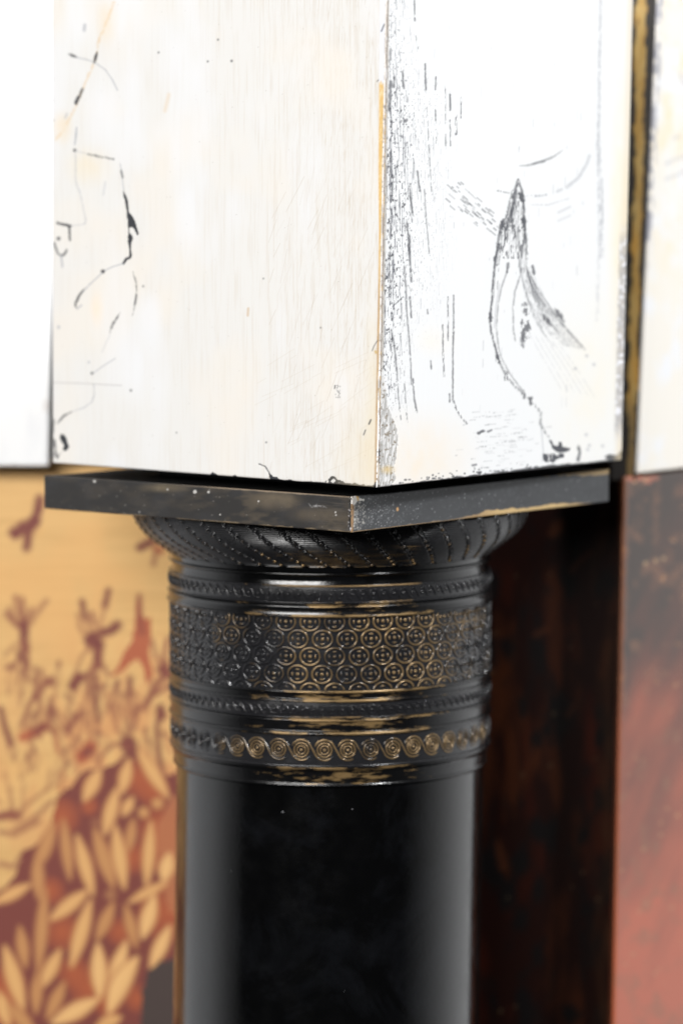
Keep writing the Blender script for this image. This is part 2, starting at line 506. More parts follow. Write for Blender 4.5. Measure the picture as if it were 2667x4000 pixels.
def paint_left(X, Y, a, b, W, H):
    s = Sheet(X, Y, WHITE)
    al = np.arange(len(X))
    # vertical brush grain, warmer to the right
    g = fbm(X / 5.0, Y / 160.0, 3, 4)
    s.mix(al, np.clip((g - 0.5) * 1.2, 0, 1) * (0.45 + 0.7 * sstep(500, 1400, X)), (0.52, 0.45, 0.36))
    s.mix(al, np.clip((fbm(X / 3.0 + Y / 40.0, Y / 55.0, 8, 3) - 0.56) * 2.0, 0, 1) * sstep(900, 1450, X) * 0.8, (0.50, 0.42, 0.33))
    s.mix(al, np.clip((fbm(X / 220.0, Y / 300.0, 31, 3) - 0.45) * 2.2, 0, 0.55), (0.705, 0.655, 0.585))
    s.mix(al, np.clip((fbm(X / 150.0, Y / 420.0, 41, 3) - 0.52) * 2.2, 0, 0.6), (0.70, 0.71, 0.735))
    for i in range(70):      # fine diagonal scratches beside the corner
        x = rng.uniform(1050, 1490); y = rng.uniform(650, 1850); L = rng.uniform(30, 160); t = rng.uniform(0.12, 0.55)
        s.stroke([(x, y), (x - L * t, y + L)], 1.6, (0.42, 0.34, 0.26), rng.uniform(0.2, 0.55), 1.2)
    for i in range(30):
        x = rng.uniform(980, 1450); y = rng.uniform(1400, 1850); L = rng.uniform(20, 130)
        s.stroke([(x, y), (x + L, y - L * rng.uniform(0.4, 0.8))], 1.5, (0.45, 0.38, 0.28), 0.4, 1.2)
    # tan crack and stains
    s.stroke([(445, 10), (420, 80), (390, 150), (370, 240), (340, 310), (310, 380), (280, 450), (250, 510), (215, 548)], 9, TAN, 0.55, 4, 0.6, 0.42, seed=12)
    s.tint(420, 80, 60, 130, (0.70, 0.55, 0.34), 0.5, 2); s.tint(240, 500, 60, 90, (0.70, 0.55, 0.34), 0.5, 3)
    s.tint(350, 650, 120, 110, (0.71, 0.60, 0.40), 0.45, 5); s.tint(380, 1210, 40, 110, (0.80, 0.62, 0.42), 0.35, 6)
    s.stroke([(660, 370), (645, 432)], 14, (0.62, 0.46, 0.28), 0.42, 6); s.stroke([(970, 1205), (968, 1232)], 9, (0.5, 0.33, 0.16), 0.6, 3)
    k = dict(dep=1.0, rough=0.35)
    # black losses of the paint on the left half
    s.stroke([(268, 211), (302, 225)], 11, INK, 0.9, 3, taper=True, **k)
    s.stroke([(300, 224), (345, 234), (372, 245), (412, 272), (440, 312), (460, 352)], 4.5, GREY, 0.8, 2, 0.3)
    s.stroke([(380, 203), (374, 225), (367, 248)], 12, INK, 0.95, 3, taper=True, **k)
    s.stroke([(322, 348), (311, 378)], 10, INK, 0.8, 3, **k); s.stroke([(305, 382), (297, 404)], 14, INK, 0.95, 3, **k)
    s.stroke([(332, 98), (330, 118)], 12, GREY, 0.7, 4); s.stroke([(262, 445), (256, 460)], 9, GREY, 0.5, 3)
    s.stroke([(300, 498), (297, 540), (293, 566)], 6, GREY, 0.9, 2, 0.5); s.stroke([(293, 587)], 13, INK, 0.85, 3)
    s.stroke([(296, 590), (340, 600)], 3, GREY, 0.6, 2); s.stroke([(345, 602), (390, 612), (444, 622)], 8, INK, 0.75, 2.5, 0.5, 0.42, seed=4)
    s.stroke([(470, 640), (476, 668), (484, 745)], 4, GREY, 0.7, 2); s.stroke([(474, 668), (480, 692)], 8, INK, 0.7, 3)
    s.stroke([(296, 600), (296, 700), (300, 725), (312, 748), (322, 790), (336, 862), (332, 874)], 5, GREY, 0.55, 2.5, 0.5)
    s.stroke([(412, 712), (404, 760)], 8, GREY, 0.35, 4)
    s.stroke([(482, 748), (492, 780), (500, 826)], 12, INK, 1, 2, taper=True, **k)
    s.stroke([(496, 785), (500, 826), (500, 850)], 8, INK, 1, 1.5)
    s.poly([(499, 822), (520, 848), (533, 878), (542, 914), (537, 921), (529, 906), (521, 892), (511, 888), (505, 894), (505, 908), (514, 918), (520, 930), (515, 945), (513, 962), (512, 1000), (505, 1000), (503, 962), (499, 940), (501, 905), (499, 860)], INK, 1, 2, dep=1.0)
    s.stroke([(511, 992), (509, 1006), (494, 1012), (482, 1030)], 10, INK, 1, 2, 0.3, dep=1)
    s.stroke([(480, 1030), (440, 1042), (408, 1058)], 4, GREY, 0.9, 2); s.stroke([(402, 1061)], 16, INK, 0.95, 3, dep=1)
    s.stroke([(398, 1068), (350, 1112), (325, 1140)], 5, GREY, 0.75, 2, 0.5)
    s.stroke([(330, 1128), (312, 1152), (297, 1180), (295, 1196), (303, 1206)], 9, INK, 0.95, 2.5, 0.5, taper=True, dep=1); s.stroke([(302, 1206), (320, 1192)], 5, GREY, 0.9, 2)
    s.stroke([(226, 872), (250, 878), (275, 883)], 10, INK, 0.95, 2.5, **k); s.stroke([(270, 884), (272, 905), (273, 938)], 9, INK, 0.9, 2.5, **k)
    s.stroke([(278, 882), (320, 878), (334, 872)], 4, GREY, 0.5, 2)
    s.stroke([(230, 932)], 15, INK, 0.9, 4); s.stroke([(214, 950), (218, 968), (228, 990), (242, 1000), (254, 992), (262, 976)], 8, INK, 0.85, 3, 0.6); s.stroke([(240, 998), (245, 1042)], 7, GREY, 0.8, 3)
    s.stroke([(520, 1060), (531, 1100), (535, 1145), (530, 1172), (523, 1210), (518, 1232)], 8, INK, 0.8, 2.5, 0.5, 0.40, taper=True, seed=9)
    s.stroke([(470, 1222), (452, 1250), (440, 1268), (430, 1302)], 9, INK, 0.8, 2.5, 0.5, 0.36, taper=True, seed=6, dep=1)
    s.stroke([(430, 1310), (415, 1340), (400, 1375)], 4, GREY, 0.4, 3); s.stroke([(451, 1400), (400, 1432), (362, 1460)], 4, GREY, 0.75, 2)
    s.stroke([(360, 1458)], 11, INK, 0.8, 3); s.stroke([(348, 1415)], 8, GREY, 0.9, 3); s.stroke([(230, 1278)], 12, GREY, 0.8, 4)
    s.stroke([(208, 1494), (330, 1498), (476, 1506)], 3.2, (0.35, 0.33, 0.32), 0.8, 1.5)
    s.stroke([(367, 1500), (370, 1540), (360, 1570), (330, 1592), (282, 1608)], 4, GREY, 0.7, 2, 0.5); s.stroke([(282, 1608), (250, 1624), (224, 1656)], 8, INK, 0.85, 2.5, 0.5, taper=True)
    s.poly([(238, 1698), (252, 1698), (262, 1722), (271, 1748), (258, 1762), (246, 1761), (247, 1738), (234, 1715)], INK, 1, 5, dep=1)
    s.stroke([(214, 1722), (218, 1760), (224, 1790), (236, 1772)], 8, INK, 0.85, 3, 0.6, 0.34)
    s.stroke([(212, 1640), (206, 1700), (207, 1790)], 7, INK, 0.9, 3, 0.8)
    for x, y, r in ((1029, 1088, 6), (1252, 1280, 6), (1323, 1532, 6), (1040, 1728, 7), (205, 310, 9), (205, 392, 10), (208, 470, 8), (852, 155, 8), (620, 205, 8), (512, 1525, 10), (690, 1690, 6), (560, 1118, 8), (812, 240, 8), (905, 238, 10)):
        s.stroke([(x, y)], r, INK, 0.75, 3)
    for i in range(26):
        s.stroke([(rng.uniform(1306, 1330), rng.uniform(1505, 1555))], rng.uniform(2, 5), INK, 0.7, 2)
    for i in range(160):
        s.stroke([(rng.uniform(230, 1480), rng.uniform(0, 1890))], rng.uniform(1.5, 3.5), (0.3, 0.26, 0.22), rng.uniform(0.3, 0.8), 1.5)
    # bottom arris worn to the black ground
    yb = np.interp(X, [205, 430, 840, 1475], [1811, 1830, 1864, 1907])
    rag = 2.5 + 8 * sstep(700, 1300, X) * fbm(X / 22.0, X * 0 + 3, 5, 3) + 9 * np.clip(fbm(X / 60.0, X * 0, 15, 3) - 0.5, 0, 1) + 10 * sstep(1000, 1400, X) * np.clip(fbm(X / 30.0, X * 0, 75, 3) - 0.35, 0, 1)
    s.mix(al, sstep(yb - rag - 1, yb - rag + 1.5, Y), INK, 1.0)
    s.poly([(800, 1876), (815, 1858), (832, 1845), (850, 1856), (872, 1866), (880, 1885)], INK, 1, 4, dep=1)
    s.poly([(896, 1880), (908, 1862), (920, 1855), (932, 1866), (942, 1890)], INK, 1, 4, dep=1)
    s.stroke([(1012, 1813), (1035, 1822), (1050, 1845), (1058, 1862)], 5, INK, 0.9, 1.5, 0.4, dep=1)
    s.poly([(1048, 1848), (1066, 1858), (1100, 1878), (1130, 1872), (1150, 1884), (1175, 1900), (1060, 1895)], INK, 1, 5, dep=1)
    s.poly([(1255, 1900), (1272, 1880), (1290, 1862), (1306, 1860), (1318, 1874), (1345, 1884), (1390, 1896), (1420, 1892), (1440, 1910), (1260, 1915)], INK, 1, 4, holes=0.30, dep=1)
    s.poly([(1290, 1880), (1300, 1869), (1310, 1878), (1300, 1888)], WHITE, 0.9, 3)
    s.mix(al, sstep(13, 3, a) * 0.55, (0.40, 0.40, 0.42))  # shade of the rounded left edge, painted in as a grey line
    # corner: tan wood, grey lipping and black losses
    s.tint(1440, 1800, 200, 300, (0.66, 0.56, 0.38), 0.45, 7); s.tint(1462, 1500, 60, 500, (0.66, 0.57, 0.40), 0.5, 8)
    edge = np.interp(Y, [0, 1905], [1510, 1475])     # arris
    dx = edge - X
    strip = sstep(26, 23, dx + 3 * (fbm(Y / 30.0, Y * 0, 2) - 0.5))
    s.mix(al, strip * sstep(330, 312, Y + 20 * (noise(X / 4.0, Y * 0, 3) - .5)) * 0.9, (0.68, 0.70, 0.76))
    gw = np.interp(Y, [315, 700, 900, 1200, 1900], [24, 20, 14, 11, 8])
    gold = sstep(gw + 1.5, gw - 1.5, dx) * sstep(312, 335, Y + 20 * (noise(X / 4.0, Y * 0, 3) - .5)) * sstep(1860, 1300, Y)
    fib = fbm(X / 2.2 + Y / 14.0, Y / 30.0, 4, 3)
    s.mix(al, gold * 0.95, (0.62, 0.40, 0.13))
    s.mix(al, gold * np.clip((fib - 0.5) * 3, 0, 1), (0.75, 0.62, 0.38))
    lo = sstep(1000, 1200, Y) * sstep(16, 12, dx) * sstep(2, 5, dx)
    s.mix(al, lo * (0.4 + 0.6 * fib), (0.40, 0.25, 0.12))
    s.mix(al, sstep(5.5, 3.5, dx) * (0.5 + 0.5 * sstep(0.35, 0.5, fbm(X / 6.0, Y / 25.0, 6))), (0.22, 0.18, 0.15), 0.6)
    s.poly([(1468, 1754), (1488, 1754), (1487, 1786), (1478, 1780), (1470, 1784)], INK, 1, 2, dep=1); s.stroke([(1478, 1795), (1480, 1808)], 7, INK, 1, 2)
    s.stroke([(1500, 95), (1489, 122)], 5, INK, 0.9, 2); s.stroke([(1472, 318), (1478, 312)], 4, INK, 0.8, 1.5)
    s.stroke([(1474, 1330), (1460, 1352), (1453, 1370)], 3, INK, 0.9, 1.5); s.stroke([(1448, 1640), (1441, 1656)], 6, INK, 0.9, 2); s.stroke([(1427, 1680), (1420, 1698)], 5, INK, 0.8, 2)
    s.stroke([(1466, 1372), (1468, 1378)], 8, (0.5, 0.33, 0.08), 0.9, 3)
    s.poly([(1455, 1900), (1462, 1888), (1472, 1880), (1478, 1910), (1455, 1912)], INK, 0.9, 3)
    return out(s)


def paint_right(X, Y, a, b, W, H):
    INK = (0.055, 0.058, 0.070)
    s = Sheet(X, Y, (0.76, 0.765, 0.77))
    al = np.arange(len(X))
    edge = np.interp(Y, [0, 1905], [1510, 1475]); dx = X - edge
    s.tint(1640, 1790, 280, 260, (0.80, 0.68, 0.52), 0.55, 2); s.tint(2330, 1500, 300, 600, (0.80, 0.75, 0.64), 0.5, 3)
    s.tint(1700, 1330, 120, 90, (0.82, 0.76, 0.66), 0.4, 5); s.tint(2420, 900, 70, 900, (0.82, 0.72, 0.52), 0.6, 9)
    # dry-brush: fine vertical black streaks beside the corner
    slope = X + (Y - 900) * -0.035
    st = fbm(slope / 3.6, Y / 95.0, 21, 3) * 0.65 + 0.35 * noise(slope / 2.2, Y / 30.0, 23)
    den = 0.8 * sstep(150, 15, dx) * (0.65 + 0.35 * sstep(300, 900, Y)) * sstep(1720, 1500, Y) + 0.35 * sstep(330, 120, dx) * sstep(1500, 900, Y) * sstep(100, 500, Y)
    s.mix(al, sstep(0.705, 0.755, st + 0.135 * den) * np.clip(den * 1.3, 0, 1) * 0.75, (0.07, 0.075, 0.10), 0.4)
    sp = fbm(X / 4.0, Y / 9.0, 33, 2)
    s.mix(al, sstep(0.75, 0.80, sp + 0.09 * den) * np.clip(den * 1.2, 0, 1), INK, 0.4)
    k = dict(rough=0.5, dep=0.6)
    for pts, wd, br in (
        ([(1527, 320), (1523, 380), (1520, 430)], 12, 0.0), ([(1522, 430), (1524, 460), (1530, 500)], 9, 0.4),
        ([(1526, 520), (1527, 590)], 6, 0.45), ([(1526, 595), (1524, 640), (1527, 680)], 11, 0.25), ([(1530, 690), (1528, 800), (1526, 880), (1524, 1000)], 8, 0.5),
        ([(1523, 1000), (1520, 1080), (1524, 1140)], 8, 0.45), ([(1512, 60), (1513, 110)], 6, 0.3), ([(1514, 130), (1514, 165)], 6, 0.2), ([(1525, 190), (1524, 235)], 7, 0.0),
        ([(1540, 300), (1538, 340)], 8, 0.3), ([(1572, 280), (1576, 345)], 7, 0.1), ([(1582, 475), (1590, 468)], 9, 0.2),
        ([(1660, 250), (1660, 300), (1663, 350)], 7, 0.1), ([(1702, 300), (1700, 350)], 6, 0.15), ([(1700, 430), (1703, 560)], 5, 0.45), ([(1738, 330), (1740, 570)], 4, 0.5),
        ([(1757, 370), (1758, 430)], 7, 0.2), ([(1757, 470), (1759, 570)], 5, 0.4), ([(1780, 450), (1781, 525)], 8, 0.42), ([(1800, 380), (1800, 460)], 5, 0.4),
        ([(1668, 420), (1674, 560), (1683, 720), (1686, 760)], 4, 0.4), ([(1630, 670), (1636, 720), (1640, 745)], 8, 0.2), ([(1600, 740), (1606, 800), (1612, 840)], 6, 0.25), ([(1657, 740), (1664, 850), (1676, 990)], 3.5, 0.3),
        ([(1602, 770), (1611, 830)], 6, 0.3), ([(1590, 860), (1594, 930), (1600, 1010), (1606, 1100)], 9, 0.42), ([(1598, 920), (1600, 990)], 9, 0.3),
        ([(1578, 1040), (1584, 1120), (1590, 1240), (1598, 1330), (1604, 1420), (1606, 1500)], 5, 0.33), ([(1601, 1160), (1606, 1240)], 6, 0.3),
        ([(1749, 1160), (1749, 1330)], 5, 0.33), ([(1771, 1155), (1771, 1300)], 6, 0.25), ([(1770, 1300), (1768, 1400), (1768, 1560)], 6, 0.2), ([(1728, 1270), (1730, 1380), (1734, 1470)], 6, 0.38),
        ([(1528, 1290), (1538, 1340), (1545, 1400), (1552, 1485)], 7, 0.3), ([(1526, 1345), (1527, 1370)], 6, 0.1), ([(1612, 1480), (1618, 1560), (1627, 1610)], 7, 0.3), ([(1668, 1210), (1671, 1225)], 6, 0.0),
        ([(1755, 1540), (1756, 1570)], 7, 0.2), ([(1768, 1560), (1778, 1590), (1800, 1630), (1822, 1655)], 7, 0.4), ([(1553, 1500), (1556, 1560), (1566, 1640)], 5, 0.45), ([(1682, 1410), (1684, 1440)], 6, 0.1),
        ([(1580, 1500), (1585, 1590), (1590, 1650)], 5, 0.45), ([(1560, 760), (1562, 900)], 4, 0.45), ([(1618, 0), (1620, 80)], 6, 0.3), ([(1620, 130), (1634, 190)], 4, 0.5)):
        s.stroke(pts, wd * 0.95, INK, 0.78, 2.4, 0.5, br, dep=0.4, seed=int(pts[0][0] + pts[0][1]))
    s.stroke([(1533, 1197), (1552, 1180), (1574, 1159)], 3.5, INK, 0.8, 1.2)
    # knot figure where the ground shows through the brushing
    LW = dict(soft=3.0, rough=0.6, dep=0.5)
    left = [(2022, 702), (2012, 730), (2000, 753), (1988, 800), (1975, 845), (1955, 872), (1946, 926), (1942, 967), (1932, 1028), (1924, 1110), (1920, 1178), (1913, 1239), (1917, 1297), (1932, 1350), (1942, 1395), (1954, 1424), (1978, 1470), (2012, 1512), (2046, 1540), (2076, 1572), (2112, 1612), (2109, 1654), (2122, 1680), (2142, 1706)]
    s.stroke(left, 8, INK, 0.65, breaks=0.42, seed=11, **LW); s.stroke(left[7:16], 6, INK, 0.8, breaks=0.3, seed=13, **LW)
    for x, y in ((1958, 880), (1946, 960), (1936, 1020), (1915, 1240), (1945, 1400), (1976, 1468), (2046, 1540), (2072, 1566)):
        s.stroke([(x + rng.uniform(-3, 3), y - 12), (x, y + 12)], 12, INK, 0.85, 3, 0.8, 0.36, seed=int(x), dep=0.5)
    s.stroke([(2022, 702), (2036, 740), (2044, 785), (2045, 822), (2047, 889), (2054, 940), (2057, 1010)], 9, INK, 0.8, breaks=0.36, seed=17, **LW)
    s.stroke([(2032, 760), (2040, 785)], 18, INK, 0.95, 3, 0.5, dep=0.5); s.stroke([(2044, 860), (2048, 895)], 18, INK, 0.85, 3, 0.7, 0.3, dep=0.5)
    s.stroke([(1960, 876), (1976, 892)], 18, INK, 0.9, 3, 0.8, 0.3, dep=0.5); s.stroke([(1998, 868), (2004, 890)], 14, INK, 0.85, 3, 0.8, 0.3, dep=0.5)
    A_ = np.array(left[:20], float)
    B_ = np.array([(2022, 702), (2036, 740), (2044, 785), (2046, 830), (2048, 889), (2054, 940), (2058, 1010), (2066, 1050), (2090, 1105), (2112, 1150), (2145, 1205), (2182, 1255), (2215, 1295), (2250, 1330), (2285, 1365)], float)

    def resamp(P, n=40):
        L_ = np.concatenate([[0], np.cumsum(np.linalg.norm(np.diff(P, axis=0), axis=1))]); q_ = np.linspace(0, L_[-1], n)
        return np.stack([np.interp(q_, L_, P[:, 0]), np.interp(q_, L_, P[:, 1])], 1)
    A_, B_ = resamp(A_), resamp(B_)
    for j in range(64):
        f = rng.uniform(0, 1) ** 1.0
        i0 = rng.integers(0, 12) if f < 0.75 else rng.integers(4, 30)
        i1 = min(39, i0 + rng.integers(5, 12))
        if 0.2 < f < 0.62 and i0 > 7:
            continue
        P_ = (A_ * (1 - f) + B_ * f)[i0:i1] + rng.normal(0, 1.2, 2)
        s.stroke(P_, rng.uniform(2.5, 5.5), INK, rng.uniform(0.25, 0.6), 2.4, 0.5, 0.44, seed=200 + j)
    for j in range(26):
        f = rng.uniform(0.72, 1.02); i0 = rng.integers(14, 30); i1 = min(39, i0 + rng.integers(4, 12))
        s.stroke((A_ * (1 - f) + B_ * f)[i0:i1] + rng.normal(0, 3, 2), rng.uniform(3, 7), (0.16, 0.165, 0.18), rng.uniform(0.2, 0.5), 3, 0.5, 0.42, seed=300 + j)
    inside = sstep(0.56, 0.66, fbm(X / 5.0, Y / 22.0, 51, 3))
    poly_in = Sheet(X, Y, (0, 0, 0)); poly_in.poly([(2022, 710), (2000, 760), (1985, 820), (1950, 885), (1942, 960), (1955, 1010), (2040, 1010), (2056, 960), (2048, 860), (2044, 790)], (1, 1, 1), 1, 3)
    s.mix(al, poly_in.col[:, 0] * inside * 0.8, INK, 0.4)
    s.stroke([(2006, 930), (2000, 960)], 10, INK, 0.6, 3, 0.8, 0.4); s.stroke([(1982, 1030), (1979, 1062)], 10, INK, 0.85, 3, 0.6)
    s.stroke([(1979, 1062), (1957, 1125), (1944, 1190), (1938, 1280), (1945, 1350), (1956, 1395), (1990, 1460), (2050, 1540)], 5.5, INK, 0.55, breaks=0.22, seed=19, **LW)
    s.stroke([(2036, 1050), (2026, 1090), (2010, 1140), (2003, 1200), (2004, 1290), (2012, 1330)], 6, INK, 0.6, breaks=0.3, seed=23, **LW)
    s.stroke([(1950, 1110), (1935, 1200), (1930, 1280)], 4, GREY, 0.5, 3)
    for j in range(9):       # fan of lines sweeping down to the right
        f = j / 8.0
        p = [(2052 + 10 * f, 1030 + 60 * f), (2075 + 28 * f, 1130 + 30 * f), (2105 + 60 * f, 1220 + 10 * f), (2150 + 80 * f, 1300 - 0 * f), (2205 + 80 * f, 1350 + 15 * f)]
        s.stroke(p, 4, INK, 0.42, 2, 0.5, 0.42, seed=60 + j)
    s.stroke([(2060, 1060), (2110, 1145), (2180, 1250), (2238, 1318), (2282, 1364)], 6, INK, 0.6, 2.5, 0.5, 0.3, seed=29, dep=0.4)
    s.stroke([(2078, 1040), (2084, 1068)], 10, INK, 0.85, 3, 0.5)
    s.stroke([(2118, 1228), (2136, 1252), (2150, 1272)], 18, INK, 0.85, 4, 0.6, 0.3, taper=True, dep=0.4); s.stroke([(2166, 1206), (2184, 1232), (2202, 1258)], 18, INK, 0.85, 4, 0.6, 0.3, taper=True, dep=0.4)
    s.stroke([(2046, 1190), (2056, 1222)], 18, INK, 0.8, 3, 0.8, 0.38); s.poly([(2036, 1245), (2062, 1240), (2078, 1290), (2068, 1320), (2040, 1340), (2030, 1300)], INK, 0.85, 7, holes=0.48, dep=0.5)
    s.stroke([(2040, 1310), (2046, 1350)], 20, INK, 0.7, 3, 0.8, 0.48)
    for j in range(6):
        s.stroke([(2070 + 22 * j, 1310 + 6 * j), (2120 + 26 * j, 1400 + 8 * j), (2190 + 26 * j, 1520 + 6 * j)], 4, GREY, 0.28, 3, 0.4, 0.4, seed=80 + j)
    s.stroke([(2027, 648), (2070, 645), (2120, 630), (2160, 612), (2196, 587)], 9, INK, 0.55, 3, 0.5, taper=True)
    s.stroke([(2080, 640), (2125, 628)], 7, INK, 0.5, 2.5)
    s.stroke([(2212, 732), (2258, 694), (2288, 645), (2300, 608)], 11, GREY, 0.55, 5, 0.4); s.stroke([(1942, 745), (1995, 756)], 6, INK, 0.55, 2.5, 0.5, 0.36)
    s.stroke([(2060, 766), (2100, 766), (2132, 760)], 8, GREY, 0.8, 3, 0.5, 0.45); s.stroke([(2175, 748), (2192, 740)], 10, GREY, 0.5, 4); s.stroke([(2070, 800), (2140, 800), (2220, 775)], 5, GREY, 0.5, 3, 0.4, 0.45)
    s.stroke([(2180, 830), (2225, 808)], 8, GREY, 0.45, 4); s.stroke([(2180, 862), (2225, 842)], 8, GREY, 0.35, 4)
    for i in range(60):
        t = rng.uniform(0, 1); x = 1755 + 180 * t + rng.normal(0, 14); y = 740 + 130 * t + rng.normal(0, 26)
        L = rng.uniform(4, 20)
        s.stroke([(x, y), (x + L, y + L * 0.85)], rng.uniform(3, 6), INK, rng.uniform(0.25, 0.7), 2.5)
    for i in range(70):
        x = rng.uniform(1560, 2300); y = rng.uniform(100, 1600); L = rng.uniform(5, 40)
        s.stroke([(x, y), (x - L * 0.02, y + L)], rng.uniform(2, 4), GREY, rng.uniform(0.15, 0.5), 2.2)
    s.stroke([(2345, 0), (2340, 200), (2338, 400), (2334, 560)], 10, GREY, 0.6, 5, 0.7, 0.36, seed=3); s.stroke([(2336, 560), (2338, 640), (2342, 800), (2345, 1000)], 14, GREY, 0.65, 6, 0.8, 0.42, seed=5); s.stroke([(2350, 700), (2352, 880)], 5, GREY, 0.8, 3, 0.4, 0.36)
    s.stroke([(2336, 1000), (2330, 1250)], 8, GREY, 0.4, 5, 0.8, 0.46)
    for i in range(110):     # horizontal brush marks low down
        x = rng.normal(1950, 75); y = rng.uniform(1600, 1850); L = rng.uniform(6, 40)
        s.stroke([(x, y), (x + L, y - L * 0.07)], rng.uniform(2, 5), INK, rng.uniform(0.08, 0.5), 2.6, 0.5, 0.4, seed=int(x))
    s.stroke([(1868, 1692), (1886, 1684)], 11, INK, 0.9, 3, 0.5); s.stroke([(1905, 1686), (1918, 1680)], 8, INK, 0.8, 3, 0.5); s.stroke([(1845, 1818), (1858, 1815)], 8, INK, 0.8, 3)
    s.poly([(2143, 1716), (2156, 1722), (2162, 1742), (2176, 1744), (2182, 1728), (2192, 1728), (2196, 1746), (2226, 1750), (2224, 1764), (2180, 1768), (2156, 1752)], INK, 1, 5, dep=1, holes=0.2)
    s.poly([(2120, 1772), (2150, 1772), (2200, 1774), (2206, 1786), (2180, 1792), (2160, 1806), (2134, 1808), (2122, 1795)], INK, 1, 6, holes=0.30, dep=1)
    s.stroke([(2257, 1746), (2264, 1768), (2256, 1796)], 11, INK, 0.9, 2.5, 0.5); s.stroke([(2112, 1654), (2120, 1760), (2118, 1800)], 4, GREY, 0.6, 2.5)
    for x, y in ((2294, 1756), (2288, 1698), (2352, 1742), (2318, 1424), (2290, 1390), (2245, 1440), (2300, 1740)):
        s.stroke([(x, y)], 11, GREY, 0.7, 4)
    yb = np.interp(X, [1475, 1700, 2050, 2430], [1907, 1880, 1840, 1801])
    rag = 4 + 12 * np.clip(fbm(X / 28.0, X * 0 + 7, 5, 3) - 0.3, 0, 1) + 4 * sstep(1850, 2200, X)
    s.mix(al, sstep(yb - rag - 1.5, yb - rag + 2, Y), (0.035, 0.036, 0.04), 1.0)
    for i in range(80):
        x = rng.uniform(1560, 2100); y = np.interp(x, [1475, 1700, 2050, 2430], [1907, 1880, 1840, 1801]) - abs(rng.normal(8, 12))
        s.stroke([(x, y), (x + rng.uniform(0, 6), y)], rng.uniform(2, 8), INK, 0.9, 2)
    s.poly([(2362, 1782), (2380, 1772), (2404, 1778), (2425, 1762), (2450, 1750), (2450, 1830), (2362, 1830), (2374, 1800)], (0.085, 0.085, 0.088), 1, 5, dep=1)
    # corner lipping and bare grey patch
    fib = fbm(X / 3.0 + Y / 30.0, Y / 26.0, 4, 3)
    lw = np.interp(Y, [0, 300, 900, 1500, 1600], [10, 12, 14, 14, 22])
    s.mix(al, sstep(lw + 2, lw - 2, dx) * sstep(1500, 1400, Y) * (0.45 + 0.5 * fib), (0.40, 0.36, 0.31))
    s.poly([(1480, 1470), (1503, 1470), (1510, 1555), (1523, 1610), (1537, 1640), (1552, 1684), (1557, 1712), (1552, 1762), (1541, 1820), (1545, 1872), (1520, 1902), (1470, 1912), (1470, 1850), (1482, 1700)], (0.40, 0.39, 0.375), 0.92, 4, dep=0.8)
    pm = Sheet(X, Y, (0, 0, 0)); pm.poly([(1480, 1470), (1503, 1470), (1510, 1555), (1523, 1610), (1537, 1640), (1552, 1684), (1557, 1712), (1552, 1762), (1541, 1820), (1545, 1872), (1520, 1902), (1470, 1912), (1470, 1850), (1482, 1700)], (1, 1, 1), 1, 4)
    s.mix(al, pm.col[:, 0] * sstep(0.46, 0.6, fib), (0.72, 0.71, 0.70)); s.mix(al, pm.col[:, 0] * sstep(0.62, 0.7, fbm(X / 7.0, Y / 7.0, 14, 3)), (0.24, 0.20, 0.15))
    s.tint(1515, 1835, 40, 25, (0.62, 0.45, 0.18), 0.9, 3)
    # right arris: tan and chipped silver
    e2 = np.interp(Y, [0, 1700, 1800], [2472, 2428, 2426]); d2 = e2 - X
    s.mix(al, sstep(40, 4, d2) * 0.5, (0.72, 0.58, 0.36))
    chip = sstep(32, 26, d2 + 10 * (fbm(X / 9.0, Y / 22.0, 44) - 0.5)) * sstep(850, 1000, Y) * sstep(1740, 1640, Y)
    s.mix(al, chip * (0.35 + 0.65 * fbm(X / 6.0, Y / 10.0, 45)), (0.30, 0.30, 0.33), 0.7)
    s.mix(al, chip * sstep(0.6, 0.66, fbm(X / 8.0, Y / 14.0, 46)), (0.82, 0.82, 0.86))
    return out(s)


def paint_frieze_left(X, Y, a, b, W, H):
    s = Sheet(X, Y, COOL); al = np.arange(len(X))
    s.mix(al, np.clip((fbm(X / 60.0, Y / 140.0, 3, 3) - 0.5) * 1.5, 0, 0.5), (0.74, 0.75, 0.78))
    s.stroke([(2, 815), (6, 845)], 26, GREY, 0.7, 8, 0.6); s.tint(90, 1010, 40, 30, (0.84, 0.76, 0.62), 0.5)
    s.stroke([(182, 1570), (180, 1600)], 16, (0.5, 0.42, 0.36), 0.5, 6)
    for i in range(25):
        s.stroke([(rng.uniform(-500, 190), rng.uniform(0, 1800))], rng.uniform(4, 12), GREY, rng.uniform(0.1, 0.3), 5)
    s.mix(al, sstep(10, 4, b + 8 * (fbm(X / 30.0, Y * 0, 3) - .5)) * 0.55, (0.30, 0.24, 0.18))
    return out(s)


